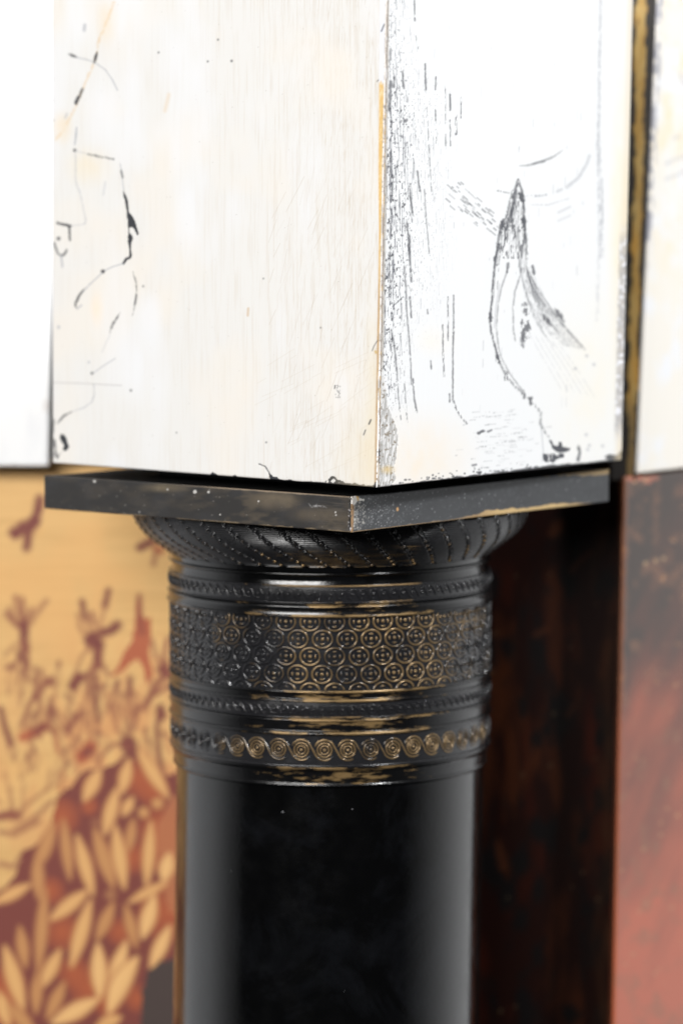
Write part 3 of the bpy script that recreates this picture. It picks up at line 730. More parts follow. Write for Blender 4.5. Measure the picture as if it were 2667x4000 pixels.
def paint_frieze_right(X, Y, a, b, W, H):
    s = Sheet(X, Y, (0.84, 0.80, 0.73)); al = np.arange(len(X))
    s.mix(al, np.clip((fbm(X / 50.0, Y / 130.0, 13, 3) - 0.42) * 2.2, 0, 0.8) * sstep(1300, 500, Y), (0.86, 0.72, 0.46))
    s.mix(al, np.clip((fbm(X / 60.0, Y / 110.0, 23, 3) - 0.5) * 2.6, 0, 0.9), (0.82, 0.83, 0.86))
    for p in ([(2600, 640), (2640, 620), (2680, 610)], [(2600, 700), (2650, 680), (2690, 660)], [(2630, 540), (2650, 535)], [(2655, 290), (2670, 330)]):
        s.stroke(p, 12, GREY, 0.35, 6, 0.5)
    d = np.interp(Y, [0, 1000, 1800], [2572, 2521, 2489]); e = X - d
    s.mix(al, sstep(26, 6, e + 16 * (fbm(X / 12.0, Y / 40.0, 43) - 0.5)) * sstep(1100, 900, Y) * sstep(0.35, 0.55, fbm(X / 10.0, Y / 30.0, 9)), (0.36, 0.36, 0.40))
    s.mix(al, sstep(7, 3, b + 8 * (fbm(X / 20.0, Y * 0, 3) - .5)) * 0.7, (0.45, 0.30, 0.14))
    return out(s)


def paint_strip(X, Y, a, b, W, H):
    s = Sheet(X, Y, (0.010, 0.007, 0.005)); al = np.arange(len(X))
    c = np.interp(Y, [0, 600, 1200, 1800], [2502, 2494, 2478, 2462]); d = (X - c)
    hw = np.interp(Y, [0, 1000, 1550, 1700, 1850], [17, 14, 15, 9, 8])
    g = sstep(hw + 6, hw - 4, np.abs(d) + 30 * (fbm(X / 14.0, Y / 42.0, 3) - .5))
    s.mix(al, g * 0.95, (0.34, 0.20, 0.045))
    s.mix(al, g * np.clip((fbm(X / 8.0, Y / 90.0, 8, 3) - 0.45) * 3, 0, 1), (0.42, 0.29, 0.10))
    s.mix(al, g * np.clip((fbm(X / 12.0, Y / 120.0, 18, 3) - 0.55) * 4, 0, 1), (0.42, 0.22, 0.035))
    s.mix(al, g * sstep(1500, 1680, Y) * 0.75, (0.10, 0.065, 0.03))
    return out(s, 0.4)


def paint_lacquer(X, Y, a, b, W, H):
    s = Sheet(X, Y, (0.034, 0.019, 0.013)); al = np.arange(len(X))
    # red ground showing through dark glaze, in diagonal sweeps, redder low down
    u = X * 0.93 + Y * 0.36
    sw = fbm(u / 110.0, (Y * 0.93 - X * 0.36) / 420.0, 3, 4)
    lo = sstep(2100, 3900, Y + 0.9 * (X - 2500))
    red = np.clip(0.0 + 1.0 * lo + (sw - 0.5) * 1.1 * (0.15 + 0.85 * sstep(2100, 2900, Y)), 0, 1)
    s.mix(al, red, (0.40, 0.085, 0.036))
    s.mix(al, np.clip((fbm(X / 40.0, Y / 60.0, 9, 4) - 0.55) * 2, 0, 0.5), (0.20, 0.085, 0.04))
    for i in range(40):
        x = rng.uniform(2400, 2700); y = rng.uniform(1880, 3900)
        s.stroke([(x, y), (x + rng.uniform(-5, 15), y + rng.uniform(-6, 6))], rng.uniform(4, 11), (0.42, 0.20, 0.08), rng.uniform(0.3, 0.8), 4)
    e = X - np.interp(Y, [1870, 4000], [2440, 2395])
    s.mix(al, sstep(16, 4, e + 14 * (fbm(Y / 60.0, Y * 0, 5) - 0.5)) * 0.45, (0.26, 0.09, 0.04))
    for x in (2455, 2475, 2500, 2520, 2545):
        s.stroke([(x, 1862 + rng.uniform(0, 18)), (x + 18, 1862 + rng.uniform(0, 14))], 18, (0.42, 0.13, 0.07), 0.85, 5, 0.6)
    for x, y in ((2478, 1882), (2518, 1876), (2560, 2190), (2590, 2182), (2520, 2200)):
        s.stroke([(x, y)], 12, (0.62, 0.40, 0.20), 0.7, 4)
    return out(s, 0.17)


def paint_dark(X, Y, a, b, W, H):
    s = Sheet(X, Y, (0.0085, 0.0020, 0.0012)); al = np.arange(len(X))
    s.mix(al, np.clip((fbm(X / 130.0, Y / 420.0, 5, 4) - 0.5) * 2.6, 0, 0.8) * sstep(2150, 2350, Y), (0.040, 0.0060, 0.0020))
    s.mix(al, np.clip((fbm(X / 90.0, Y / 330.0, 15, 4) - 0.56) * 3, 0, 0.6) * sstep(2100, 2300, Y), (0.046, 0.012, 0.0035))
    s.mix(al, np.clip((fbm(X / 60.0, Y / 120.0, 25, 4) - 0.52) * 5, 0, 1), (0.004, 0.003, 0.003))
    for p, wd in (([(2300, 2160), (2255, 2200), (2230, 2230)], 16), ([(2370, 2510), (2360, 2570), (2352, 2640)], 18), ([(2180, 2050), (2165, 2080)], 40), ([(2130, 2460), (2090, 2480)], 16), ([(1945, 3300), (1965, 3390)], 26), ([(2240, 2760), (2220, 2790)], 14), ([(2405, 2300), (2400, 2390)], 12)):
        s.stroke(p, wd, (0.075, 0.022, 0.007), 0.4, 14, 0.6)
    s.mix(al, sstep(2280, 2375, X) * np.clip((fbm(X / 30.0, Y / 160.0, 35) - 0.4) * 2, 0, 0.8), (0.035, 0.014, 0.006))
    for i in range(16):
        s.stroke([(rng.uniform(1900, 2390), rng.uniform(2000, 3990))], rng.uniform(5, 10), (0.16, 0.11, 0.06), 0.5, 4)
    return out(s, 0.22)


def paint_wood(X, Y, a, b, W, H):
    WD = np.array((0.74, 0.455, 0.180)); LT = (0.75, 0.425, 0.165); DK = (0.20, 0.052, 0.040); RD = (0.43, 0.105, 0.048); DIM = (0.56, 0.275, 0.105); LINE = (0.27, 0.082, 0.052)
    s = Sheet(X, Y, WD); al = np.arange(len(X))
    gr = fbm(X / 260.0, Y / 13.0, 3, 4)
    s.mix(al, np.clip((gr - 0.42) * 2.4, 0, 0.75), (0.65, 0.385, 0.145))
    s.mix(al, np.clip((fbm(X / 160.0, Y / 190.0, 13, 3) - 0.45) * 2, 0, 0.6), (0.78, 0.44, 0.165))
    wash = sstep(2250, 3000, Y + 250 * (fbm(X / 150.0, Y / 150.0, 77, 3) - 0.5)) * (0.35 + 0.65 * sstep(0, 400, X))
    s.mix(al, wash * 0.8 * sstep(0.38, 0.62, fbm(X / 55.0, Y / 120.0, 71, 3)), (0.66, 0.30, 0.12))
    # the painted sprays: first the loose ones on bare wood
    st = lambda p, wd, c=LINE, al_=0.9, so=10: s.stroke(p, wd * 1.35, c, min(1, al_ * 1.45), so, 0.3)
    for p, wd, c, A in (
        ([(156, 1950), (152, 1985), (138, 2026), (120, 2058)], 26, DK, .9), ([(60, 2082), (95, 2062), (132, 2045)], 38, DK, .9), ([(118, 2060), (112, 2105), (106, 2140)], 24, DK, .7),
        ([(548, 2138), (576, 2122), (602, 2108)], 24, DK, .9), ([(612, 2142), (628, 2152)], 18, RD, .8), ([(608, 2158), (600, 2205)], 16, LINE, .5),
        ([(27, 2398), (60, 2430), (94, 2462)], 16, LINE, .6), ([(62, 2332), (78, 2400), (94, 2455)], 14, LINE, .6), ([(89, 2340), (92, 2400), (96, 2460)], 12, LINE, .7), ([(124, 2380), (108, 2420), (96, 2462)], 13, LINE, .6), ([(182, 2348), (140, 2400), (100, 2466)], 15, LINE, .45), ([(40, 2380), (62, 2440)], 14, LINE, .5),
        ([(94, 2440), (96, 2500), (102, 2530)], 24, DK, .85), ([(96, 2510), (82, 2560), (60, 2600), (25, 2608)], 12, LINE, .6), ([(104, 2520), (108, 2590), (103, 2650)], 14, LINE, .7), ([(20, 2560), (60, 2520), (92, 2500)], 10, LINE, .4), ([(78, 2550), (84, 2570)], 18, DK, .6),
        ([(322, 2350), (328, 2385), (336, 2412)], 17, DK, .85), ([(424, 2308), (418, 2335), (412, 2365)], 18, DK, .9), ([(360, 2395), (364, 2430)], 12, LINE, .8), ([(400, 2472), (430, 2464), (458, 2444)], 28, DK, .95), ([(308, 2400), (312, 2450), (345, 2500)], 9, LINE, .6), ([(335, 2412), (352, 2470), (366, 2505)], 9, LINE, .6), ([(412, 2365), (395, 2430), (376, 2505)], 9, LINE, .5), ([(372, 2430), (370, 2505)], 8, LINE, .5),
        ([(360, 2500), (378, 2515)], 46, DK, .95), ([(376, 2520), (388, 2545)], 26, DK, .9), ([(382, 2560), (380, 2600)], 26, DK, .9), ([(378, 2600), (345, 2635), (318, 2650)], 16, LINE, .85), ([(308, 2645), (285, 2680)], 30, DK, .95), ([(355, 2520), (318, 2570), (300, 2620), (292, 2650)], 8, LINE, .55), ([(386, 2545), (398, 2590), (425, 2640)], 9, LINE, .75),
        ([(352, 2640), (350, 2700), (352, 2720)], 12, DK, .6), ([(376, 2640), (372, 2700), (380, 2760), (384, 2815)], 15, DK, .75), ([(360, 2740), (352, 2830), (352, 2900)], 9, LINE, .55), ([(384, 2815), (378, 2880), (370, 2960)], 9, LINE, .5),
        ([(300, 2690), (268, 2760), (262, 2840)], 8, LINE, .5), ([(340, 2660), (335, 2740), (300, 2810)], 8, LINE, .5), ([(300, 2795), (268, 2850)], 20, LINE, .85), ([(204, 2652), (160, 2688), (118, 2750), (88, 2835)], 15, LINE, .65), ([(182, 2660), (200, 2668)], 26, LINE, .6), ([(170, 2690), (150, 2780), (110, 2850)], 7, LINE, .4),
        ([(92, 2880), (134, 2862), (172, 2838)], 28, RD, .9), ([(140, 2858), (172, 2836)], 18, DK, .7), ([(3, 2770), (18, 2830), (42, 2905)], 17, DK, .75), ([(42, 2905), (60, 2960)], 8, LINE, .4), ([(216, 2850), (228, 2935)], 15, RD, .5), ([(322, 2955), (352, 2922)], 40, RD, .85), ([(335, 2945), (352, 2928)], 20, DK, .7),
        ([(655, 2495), (642, 2555), (646, 2625)], 12, LINE, .7), ([(630, 2615), (656, 2630)], 28, DK, .85), ([(594, 2500), (608, 2560), (640, 2606)], 9, LINE, .7), ([(574, 2752), (598, 2692), (640, 2640)], 14, DK, .7), ([(558, 2768), (590, 2722), (662, 2678)], 12, LINE, .7), ([(600, 2690), (650, 2640)], 8, LINE, .6),
        ([(628, 2768), (634, 2795)], 26, DK, .9), ([(626, 2785), (613, 2850), (622, 2950), (642, 3050)], 15, DK, .75), ([(509, 2650), (506, 2700)], 16, DK, .7), ([(507, 2690), (504, 2800), (514, 2890)], 9, LINE, .6), ([(430, 2750), (460, 2850), (505, 2905)], 9, LINE, .6), ([(470, 2760), (490, 2830), (508, 2900)], 8, LINE, .5), ([(540, 2750), (524, 2850)], 11, LINE, .6), ([(500, 2905), (518, 2940)], 46, DK, .9), ([(509, 2919), (450, 2904), (392, 2955), (386, 2990)], 9, LINE, .7),
        ([(0, 3190), (50, 3180), (70, 3185)], 26, LINE, .8), ([(55, 3200), (110, 3140), (185, 3085)], 9, LINE, .5), ([(60, 3240), (130, 3200), (205, 3130)], 12, LINE, .55), ([(60, 3180), (40, 3100), (20, 3020)], 7, LINE, .4), ([(45, 3180), (42, 3080)], 7, LINE, .35), ([(85, 3180), (95, 3060)], 7, LINE, .35), ([(200, 3010), (190, 3080)], 10, LINE, .4), ([(0, 3250), (60, 3260), (150, 3210)], 14, LINE, .5), ([(0, 3375), (60, 3385), (95, 3330)], 16, LINE, .5), ([(250, 3020), (235, 3090)], 14, RD, .4)):
        st(p, wd, c, A)
    r3 = np.random.default_rng(11)
    for i in range(46):      # outlines of overlapping petals between the sprays
        x = r3.uniform(120, 690) if i < 34 else r3.uniform(-40, 200); y = r3.uniform(2560, 2990); an = r3.uniform(0.9, 2.2); ln = r3.uniform(80, 150); bw = r3.uniform(10, 20)
        d_ = np.array([math.cos(an), math.sin(an)]); n_ = np.array([-d_[1], d_[0]]); p_ = np.array([x, y])
        for sg in (-1, 1):
            s.stroke([tuple(p_), tuple(p_ + d_ * ln * 0.5 + n_ * bw * sg), tuple(p_ + d_ * ln)], 9, LINE, 0.42, 7)
        s.stroke([tuple(p_), tuple(p_ + d_ * 14)], 18, DK, 0.5, 8)
    s.poly([(545, 2312), (553, 2400), (575, 2420), (593, 2405), (589, 2500), (582, 2553), (596, 2628), (576, 2684), (558, 2600), (536, 2572), (470, 2628), (428, 2648), (466, 2598), (482, 2553), (513, 2508), (527, 2450), (531, 2400), (534, 2350)], RD, .95, 5)
    s.stroke([(545, 2330), (545, 2400), (555, 2470)], 26, DK, .6, 10)
    # dense ground with pale leaves lower down
    gp = [(225, 3110), (290, 3060), (330, 3010), (420, 2995), (482, 2960), (513, 2930), (538, 2965), (580, 3010), (650, 3030), (900, 2950), (1300, 2900), (1300, 4600), (-1200, 4600), (-1200, 3300), (-300, 3500), (0, 3480), (60, 3425), (90, 3330), (150, 3290), (200, 3230), (212, 3165)]
    s.poly(gp, DK, 1, 8)
    rm = Sheet(X, Y, (0, 0, 0)); rm.poly(gp, (1, 1, 1), 1, 8)
    for x, y, r in ((545, 3040, 80), (600, 3090, 70), (240, 3190, 80), (640, 3240, 110), (660, 3300, 120), (245, 3640, 80), (290, 3800, 70), (345, 3860, 80), (660, 3560, 130), (520, 3350, 70), (10, 3860, 90), (20, 3950, 90), (350, 3150, 40), (200, 3480, 60), (470, 3640, 60), (540, 3900, 60), (420, 3920, 60)):
        dd = np.hypot((X - x) / r, (Y - y) / r)
        s.mix(al, rm.col[:, 0] * np.clip(1 - dd, 0, 1) ** 0.6, (0.42, 0.105, 0.042))
    s.poly([(672, 3110), (720, 3110), (760, 3600), (660, 3560), (628, 3400), (612, 3230)], (0.46, 0.17, 0.075), 0.8, 8)
    BR = (0.82, 0.49, 0.20)

    def L(A, B, wd, c=LT, bow=0.0):
        edge_c = (0.50, 0.20, 0.080) if c is not DIM else (0.40, 0.15, 0.065)
        s.leaf(A, B, wd * 1.18, edge_c, 0.9, 12, bow)
        s.leaf(A, B, wd * 0.82, c, 1.0, 15, bow)
        q = (np.array(A) + np.array(B)) / 2
        s.stroke([tuple(np.array(A) * 0.8 + q * 0.2), tuple(q), tuple(np.array(B) * 0.8 + q * 0.2)], 3, (0.45, 0.19, 0.08), 0.35, 5)
    for q in (((388, 3012), (333, 3120), 62), ((504, 2975), (476, 3092), 54), ((548, 2940), (650, 3102), 58), ((455, 3090), (412, 3248), 58), ((516, 3120), (484, 3180), 44), ((210, 3225), (150, 3384), 58, DIM), ((250, 3216), (273, 3420), 48, DIM), ((306, 3278), (360, 3480), 58), ((147, 3350), (153, 3500), 52, DIM), ((375, 3252), (440, 3452), 64, DIM), ((452, 3240), (484, 3455), 62), ((520, 3208), (503, 3318), 44, DIM), ((590, 3226), (574, 3444), 52), ((662, 3340), (640, 3436), 66, BR), ((516, 3518), (642, 3452), 42), ((110, 3460), (-15, 3524), 50),
              ((334, 3486), (208, 3586), 60), ((350, 3532), (284, 3760), 62), ((176, 3488), (152, 3776), 52, DIM), ((80, 3630), (100, 3768), 50, DIM), ((24, 3712), (88, 3932), 70), ((232, 3720), (166, 3850), 58), ((248, 3846), (190, 3970), 52, DIM), ((147, 3810), (142, 3948), 48, DIM), ((440, 3536), (384, 3662), 52, DIM), ((494, 3546), (530, 3690), 46, DIM), ((602, 3508), (560, 3654), 68, BR), ((660, 3628), (594, 3770), 60, BR), ((384, 3700), (390, 3886), 70, BR), ((490, 3690), (430, 3860), 62, BR), ((530, 3752), (432, 3945), 88, BR, 12), ((374, 3908), (215, 3992), 72, BR), ((466, 3975), (384, 4010), 54), ((-4, 3880), (32, 4000), 64), ((420, 3990), (360, 4100), 60), ((40, 3930), (130, 4030), 60, DIM)):
        L(*q)
    for x, y, r, c in ((562, 3174, 44, DIM), (616, 3138, 46, DIM), (375, 3214, 38, (0.30, 0.11, 0.06)), (433, 3495, 46, (0.36, 0.15, 0.07))):
        s.stroke([(x, y)], r, c, 1, 5)
    s.poly([(575, 3792), (620, 3760), (690, 3738), (800, 3720), (820, 4200), (540, 4200), (556, 3880)], (0.066, 0.046, 0.041), 1, 10)
    # further leaves where the panel runs on past the view
    r2 = np.random.default_rng(5)
    for i in range(150):
        x = r2.uniform(-1100, -60); y = r2.uniform(3250, 4300); an = r2.uniform(0.9, 2.3); ln = r2.uniform(110, 220)
        L((x, y), (x + ln * math.cos(an), y + ln * math.sin(an)), r2.uniform(40, 64), LT if r2.random() < .6 else DIM)
    for i in range(60):
        x = r2.uniform(-1100, -60); y = r2.uniform(2350, 3300); an = r2.uniform(0.5, 2.7); ln = r2.uniform(40, 130)
        s.stroke([(x, y), (x + ln * math.cos(an), y + ln * math.sin(an))], r2.uniform(8, 18), LINE, 0.7, 4, taper=True)
    return out(s, 0.42)


def paint_abacus(seed, which):
    def fn(X, Y, a, b, W, H):
        s = Sheet(X, Y, (0.0135, 0.0118, 0.0105) if which == 'L' else (0.042, 0.044, 0.047)); al = np.arange(len(X))  # right face coloured lighter than left, standing in for the light it reflects
        s.mix(al, np.clip((fbm(X / 70.0, Y / 60.0, seed, 4) - 0.5) * 1.5, 0, 0.5), (0.026, 0.026, 0.029))
        if which == 'L':
            br = np.clip((fbm(X / 75.0, Y / 34.0, seed + 3, 5) - 0.52) * 5, 0, 1) * (0.35 + 0.65 * sstep(700, 1000, X))
            s.mix(al, br * 0.5, (0.085, 0.065, 0.042))
            s.tint(640, 1905, 140, 26, (0.13, 0.10, 0.06), 0.7, 3); s.tint(1080, 1955, 130, 55, (0.13, 0.10, 0.065), 0.75, 4); s.tint(1240, 2010, 150, 45, (0.12, 0.092, 0.06), 0.65, 5)
            ln = noise(X / 60.0, (Y - 0.08 * X) / 3.4, seed + 8)
            s.mix(al, sstep(0.6, 0.9, ln) * sstep(1150, 1330, X) * 0.45, (0.075, 0.062, 0.048))
            s.mix(al, sstep(7, 2, b + 7 * (fbm(X / 26.0, Y * 0, 7) - .5)) * sstep(0.42, 0.6, fbm(X / 60.0, Y * 0 + 2, 17)) * 0.8, (0.22, 0.165, 0.10))
            s.mix(al, sstep(7, 2, H - b + 5 * (fbm(X / 26.0, Y * 0, 9) - .5)) * sstep(650, 950, X) * 0.75, (0.24, 0.18, 0.125))
            for x, y, r in ((762, 1921, 13), (815, 1922, 9), (655, 1912, 6), (370, 1880, 10), (1010, 1958, 6), (860, 2010, 5), (1310, 2001, 6), (1312, 2012, 5), (545, 2000, 4)):
                s.stroke([(x, y)], r, (0.6, 0.58, 0.55), 0.8, 2)
            for i in range(18):
                x = rng.uniform(1205, 1262); s.stroke([(x, 1975 + 0.07 * (x - 1205) + rng.normal(0, 3)), (x + rng.uniform(4, 16), 1976 + 0.07 * (x - 1205) + rng.normal(0, 3))], 2.0, (0.40, 0.39, 0.39), 0.3, 2.0)
            for i in range(70):
                s.stroke([(rng.uniform(200, 1365), rng.uniform(1870, 2070))], rng.uniform(1.5, 4), (0.32, 0.30, 0.27), rng.uniform(0.2, 0.7), 1.5)
            e = np.interp(Y, [1940, 2081], [1376, 1369]) - X
            s.mix(al, sstep(14, 10, e + 6 * (fbm(X / 5.0, Y / 12.0, 12) - .5)) * sstep(0.34, 0.5, fbm(X / 8.0, Y / 10.0, 22)), (0.006, 0.005, 0.004), 1.5)
            s.mix(al, sstep(16, 6, e) * sstep(0.66, 0.72, fbm(X / 5.0, Y / 8.0, 32)), (0.5, 0.48, 0.5))
        else:
            s.mix(al, np.clip((fbm(X / 9.0, Y / 9.0, 61, 3) - 0.6) * 5, 0, 1) * (0.25 + 0.5 * sstep(1700, 1400, X)), (0.11, 0.115, 0.12))
            for i in range(420):
                x = 1376 + abs(rng.normal(0, 150)) if i < 260 else rng.uniform(1400, 2350)
                y = rng.uniform(1845, 2075)
                s.stroke([(x, y)], rng.uniform(1.5, 4.5), (0.40, 0.40, 0.41), rng.uniform(0.15, 0.7), 1.6)
            for i in range(150):
                x = 1380 + abs(rng.normal(0, 22)); y = rng.uniform(1960, 2070)
                s.stroke([(x, y)], rng.uniform(2, 6), (0.5, 0.48, 0.44), rng.uniform(0.2, 0.6), 1.8)
            gw = 5 + 4 * (fbm(X / 18.0, X * 0, 5) - .5) + 22 * sstep(1780, 1860, X) * sstep(1960, 1890, X) * fbm(X / 25.0, X * 0, 15) + 14 * sstep(1840, 1950, X) * sstep(2290, 2180, X) * (0.35 + fbm(X / 22.0, X * 0, 8))
            s.mix(al, sstep(gw + 1.5, gw - 1.5, b) * sstep(2330, 2270, X) * (0.75 + 0.25 * sstep(1800, 1860, X)), (0.36, 0.235, 0.115))
            s.mix(al, sstep(gw + 1.5, gw - 1.5, b) * sstep(1850, 1960, X) * sstep(2310, 2230, X) * 0.85, (0.55, 0.38, 0.16))
            tw = 12 * sstep(2110, 2170, X) * (fbm(X / 20.0, X * 0, 18)) + 12 * sstep(2240, 2280, X)
            s.mix(al, sstep(tw + 2, tw - 2, H - b) * sstep(2100, 2160, X) * sstep(0.38, 0.48, fbm(X / 40.0, X * 0, 28) + 0.3 * sstep(2240, 2280, X)), (0.46, 0.31, 0.13))
            s.stroke([(1552, 1986), (1552, 1992)], 8, (0.55, 0.30, 0.12), 0.95, 2)
            e = X - np.interp(Y, [1940, 2081], [1376, 1369])
            s.mix(al, sstep(12, 7, e) * (0.45 + 0.4 * fbm(X / 4.0, Y / 12.0, 3)), (0.30, 0.165, 0.06))
            s.poly([(1370, 1938), (1392, 1936), (1400, 1944), (1424, 1950), (1422, 1956), (1396, 1956), (1382, 1972), (1372, 1968)], (0.72, 0.70, 0.66), 0.9, 4)
            s.stroke([(1396, 1942), (1398, 1952)], 8, (0.6, 0.36, 0.08), 0.9, 2)
        return out(s, 0.40 if which == 'L' else 0.44)
    return fn


# ------------------------------------------------------------------ the cabinet behind
cab = root('cabinet', (-900, 900, -3000), 'corner of an old cabinet with a leaf-painted panel, red lacquered stile and white frieze', 'cabinet')
YL, YB, YW, YD = 1080.0, 1172.0, 1300.0, 1000.0
board('frieze_board', (-2300, YL, -58), (-1316, YL, -58), (-1252, YL, 2170), (-2300, YL, 2170), 9,
      [(-2300, YL + 80, -58), (-1316, YL + 80, -58), (-1252, YL + 80, 2170), (-2300, YL + 80, 2170)], cab, M_white, paint_frieze_left, 10,
      'plain bright white frieze board over the leaf-painted panel')
dR = np.array([0.602, 0.798, 0.0]); nR = np.array([0.798, -0.602, 0.0])
A0 = np.array([1391.7, 682.0, -60.0]); A1 = np.array([1470.0, 682.0, 2090.0])
bk = -nR * 120
board('frieze_board', A0, A0 + dR * 1500 + [0, 0, -6], A1 + dR * 1500, A1, 8,
      [A0 + bk, A0 + dR * 1500 + bk, A1 + dR * 1500 + bk, A1 + bk], cab, M_white, paint_frieze_right, 8,
      'cream-white frieze board over the red lacquered stile')
S0 = np.array([1297.0, 578.0, -3200.0]); S1 = np.array([1335.0, 622.0, -70.0])
S1b = S1 + [0, 0, 0]
board('stile', S0 - nR * 9, S0 + dR * 1600 - nR * 9, S1 + dR * 1600 - nR * 9, S1 - nR * 9, 9,
      [S0 + (0, 380, 0), S0 + dR * 1600 - nR * 250, S1 + dR * 1600 - nR * 250, S1 + (0, 380, 0)], cab, M_lacq, paint_lacquer, 10,
      'glossy red-brown lacquered stile at the right edge')
board('edge_strip', (1270, 690, -95), (1386, 690, -95), (1464, 690, 2090), (1270, 690, 2090), 6,
      [(1270, 750, -95), (1386, 750, -95), (1464, 750, 2090), (1270, 750, 2090)], cab, M_edge, paint_strip, 6,
      'narrow golden-brown wood strip in the gap beside the white block')
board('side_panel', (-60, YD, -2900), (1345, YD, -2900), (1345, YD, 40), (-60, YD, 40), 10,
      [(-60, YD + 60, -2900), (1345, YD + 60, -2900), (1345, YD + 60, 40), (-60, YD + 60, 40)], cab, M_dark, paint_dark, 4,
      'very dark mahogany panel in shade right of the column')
board('painted_panel', (-2300, YW, -3200), (60, YW, -3200), (60, YW, 30), (-2300, YW, 30), 6.5,
      [(-2300, YW + 60, -3200), (60, YW + 60, -3200), (60, YW + 60, 30), (-2300, YW + 60, 30)], cab, M_wood, paint_wood, 4,
      'pale wooden panel painted with red-brown leaf sprays')
mb = MB(); mb.box(-55, 40, YD + 62, YW - 2, -2900, 40); link('rail', mb.mesh('rail', False), M_raw, cab)
mb = MB(); mb.box(-2300, 1262, YB, YB + 90, -35, 2170); link('frieze_backing', mb.mesh('frieze_backing', False), M_black, cab)

# ------------------------------------------------------------------ white corner block
blk = root('corner_block', (100, -500, 45), 'big white distressed block of two mitred boards above the black column', 'block')
ZB, ZT = 45.0, 2085.0
Cb = np.array([189.8, -1334.5, ZB]); Lb = np.array([-1192.1, -55.3, ZB]); Rb = np.array([1266.4, 92.3, ZB])
Ct = np.array([224.8, -1334.5, ZT]); Lt = np.array([-1176.0, -55.3, ZT]); Rt = np.array([1300.0, 92.3, ZT])
inn = np.array([-10.0, 175.0, 0.0])                       # inner end of the mitre
nL = np.cross(Cb - Lb, [0, 0, 1.0]); nL /= np.linalg.norm(nL)
nR2 = np.cross(Rb - Cb, [0, 0, 1.0]); nR2 /= np.linalg.norm(nR2)
iL = -nL * 120; iR = -nR2 * 120
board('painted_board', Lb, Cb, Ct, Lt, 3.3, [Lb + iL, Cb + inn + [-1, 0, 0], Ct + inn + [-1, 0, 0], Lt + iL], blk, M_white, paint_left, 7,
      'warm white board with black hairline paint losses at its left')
board('painted_board', Cb, Rb, Rt, Ct, 3.3, [Cb + inn + [1, 0, 0], Rb + iR, Rt + iR, Ct + inn + [1, 0, 0]], blk, M_white, paint_right, 7,
      'white board with black dry-brush streaks and a knot figure')
mb = MB(); q = 0.93
pl = [tuple((p * q + np.array([80, -420, 0]) * (1 - q))[:2]) for p in (Lb, Cb, Rb, Rb + Lb - Cb)]
mb.prism(pl, ZB + 6, ZB + 40)
link('bottom_board', mb.mesh('bottom_board', False), M_black, blk)

# ------------------------------------------------------------------ black column
col = root('column', (0, 0, -2800), 'round black and bronze column with square capital and embossed ornament bands', 'column')
M_lac = worn_black('black_lacquer', 0.0, (1, 1, 6), 60, 0.15, dust=0.048)
M_gold = worn_black('rubbed_bronze', 0.0, (1, 1, 6), 150, 0.20, contrast=1.6)
M_orn = worn_black('embossed_bronze', 0.6, (1, 1, 1), 170, 0.22, (0.24, 0.155, 0.07), black=0.010)
NSEG = 360
M_ros0 = worn_black('pearl_bronze', 0.6, (1, 1, 1), 120, 0.14, (0.30, 0.19, 0.08), black=0.010)


def front_wear(th, c=0.10, wd=0.75):
    """the polish is rubbed through where hands reach: the front of the column"""
    return np.exp(-((th - c) / wd) ** 2)


def lathe(name, prof, parent, mat, wear=None, nseg=NSEG, label=None, shape=None, wfn=None, lean=0.0):
    """prof: list of strips, each a list of (r, z); every strip keeps its own edges"""
    V = []; F = []; WR = []
    th = np.arange(nseg) * 2 * math.pi / nseg - math.pi
    base = 0
    for k, strip in enumerate(prof):
        sp = np.array(strip, float)
        n = len(sp)
        r = np.repeat(sp[:, 0], nseg); z = np.repeat(sp[:, 1], nseg); t = np.tile(th, n)
        V.append(np.stack([r * np.sin(t), -r * np.cos(t), z], 1))
        i, j = np.meshgrid(np.arange(n - 1), np.arange(nseg), indexing='ij')
        a = base + i * nseg + j; b = base + i * nseg + (j + 1) % nseg
        F.append(np.stack([a, a + nseg, b + nseg, b], -1).reshape(-1, 4))
        wv = wear[k] if isinstance(wear, (list, tuple)) else (wear if wear is not None else 0.0)
        ww = np.full(n * nseg, 0.0) if wv == 0 else wv * front_wear(t) + np.zeros(n * nseg)
        if wfn is not None:
            ww = ww + wfn(t, r, z, k)
        WR.append(ww)
        base += n * nseg
    V = np.concatenate(V); F = np.concatenate(F)
    if shape is not None:
        V = shape(V, np.tile(th, len(prof[0])))
    if lean:
        V[:, 0] += lean * (V[:, 2] + 1258)
    me = new_mesh(name, V, F[:, ::-1].ravel(), np.full(len(F), 4))
    set_f(me, np.concatenate(WR), 'wear')
    return link(name, me, mat, parent, label)


def arc(r0, z0, r1, z1, bulge, n=7):
    """profile arc from (r0,z0) to (r1,z1) bulging outward by bulge"""
    o = []
    for i in range(n):
        t = i / (n - 1)
        o.append((r0 + (r1 - r0) * t + bulge * math.sin(math.pi * t), z0 + (z1 - z0) * t))
    return o


def dens(p, n=5):
    o = []
    for (a, b) in zip(p[:-1], p[1:]):
        for i in range(n):
            t = i / n
            o.append((a[0] + (b[0] - a[0]) * t, a[1] + (b[1] - a[1]) * t))
    return o + [p[-1]]


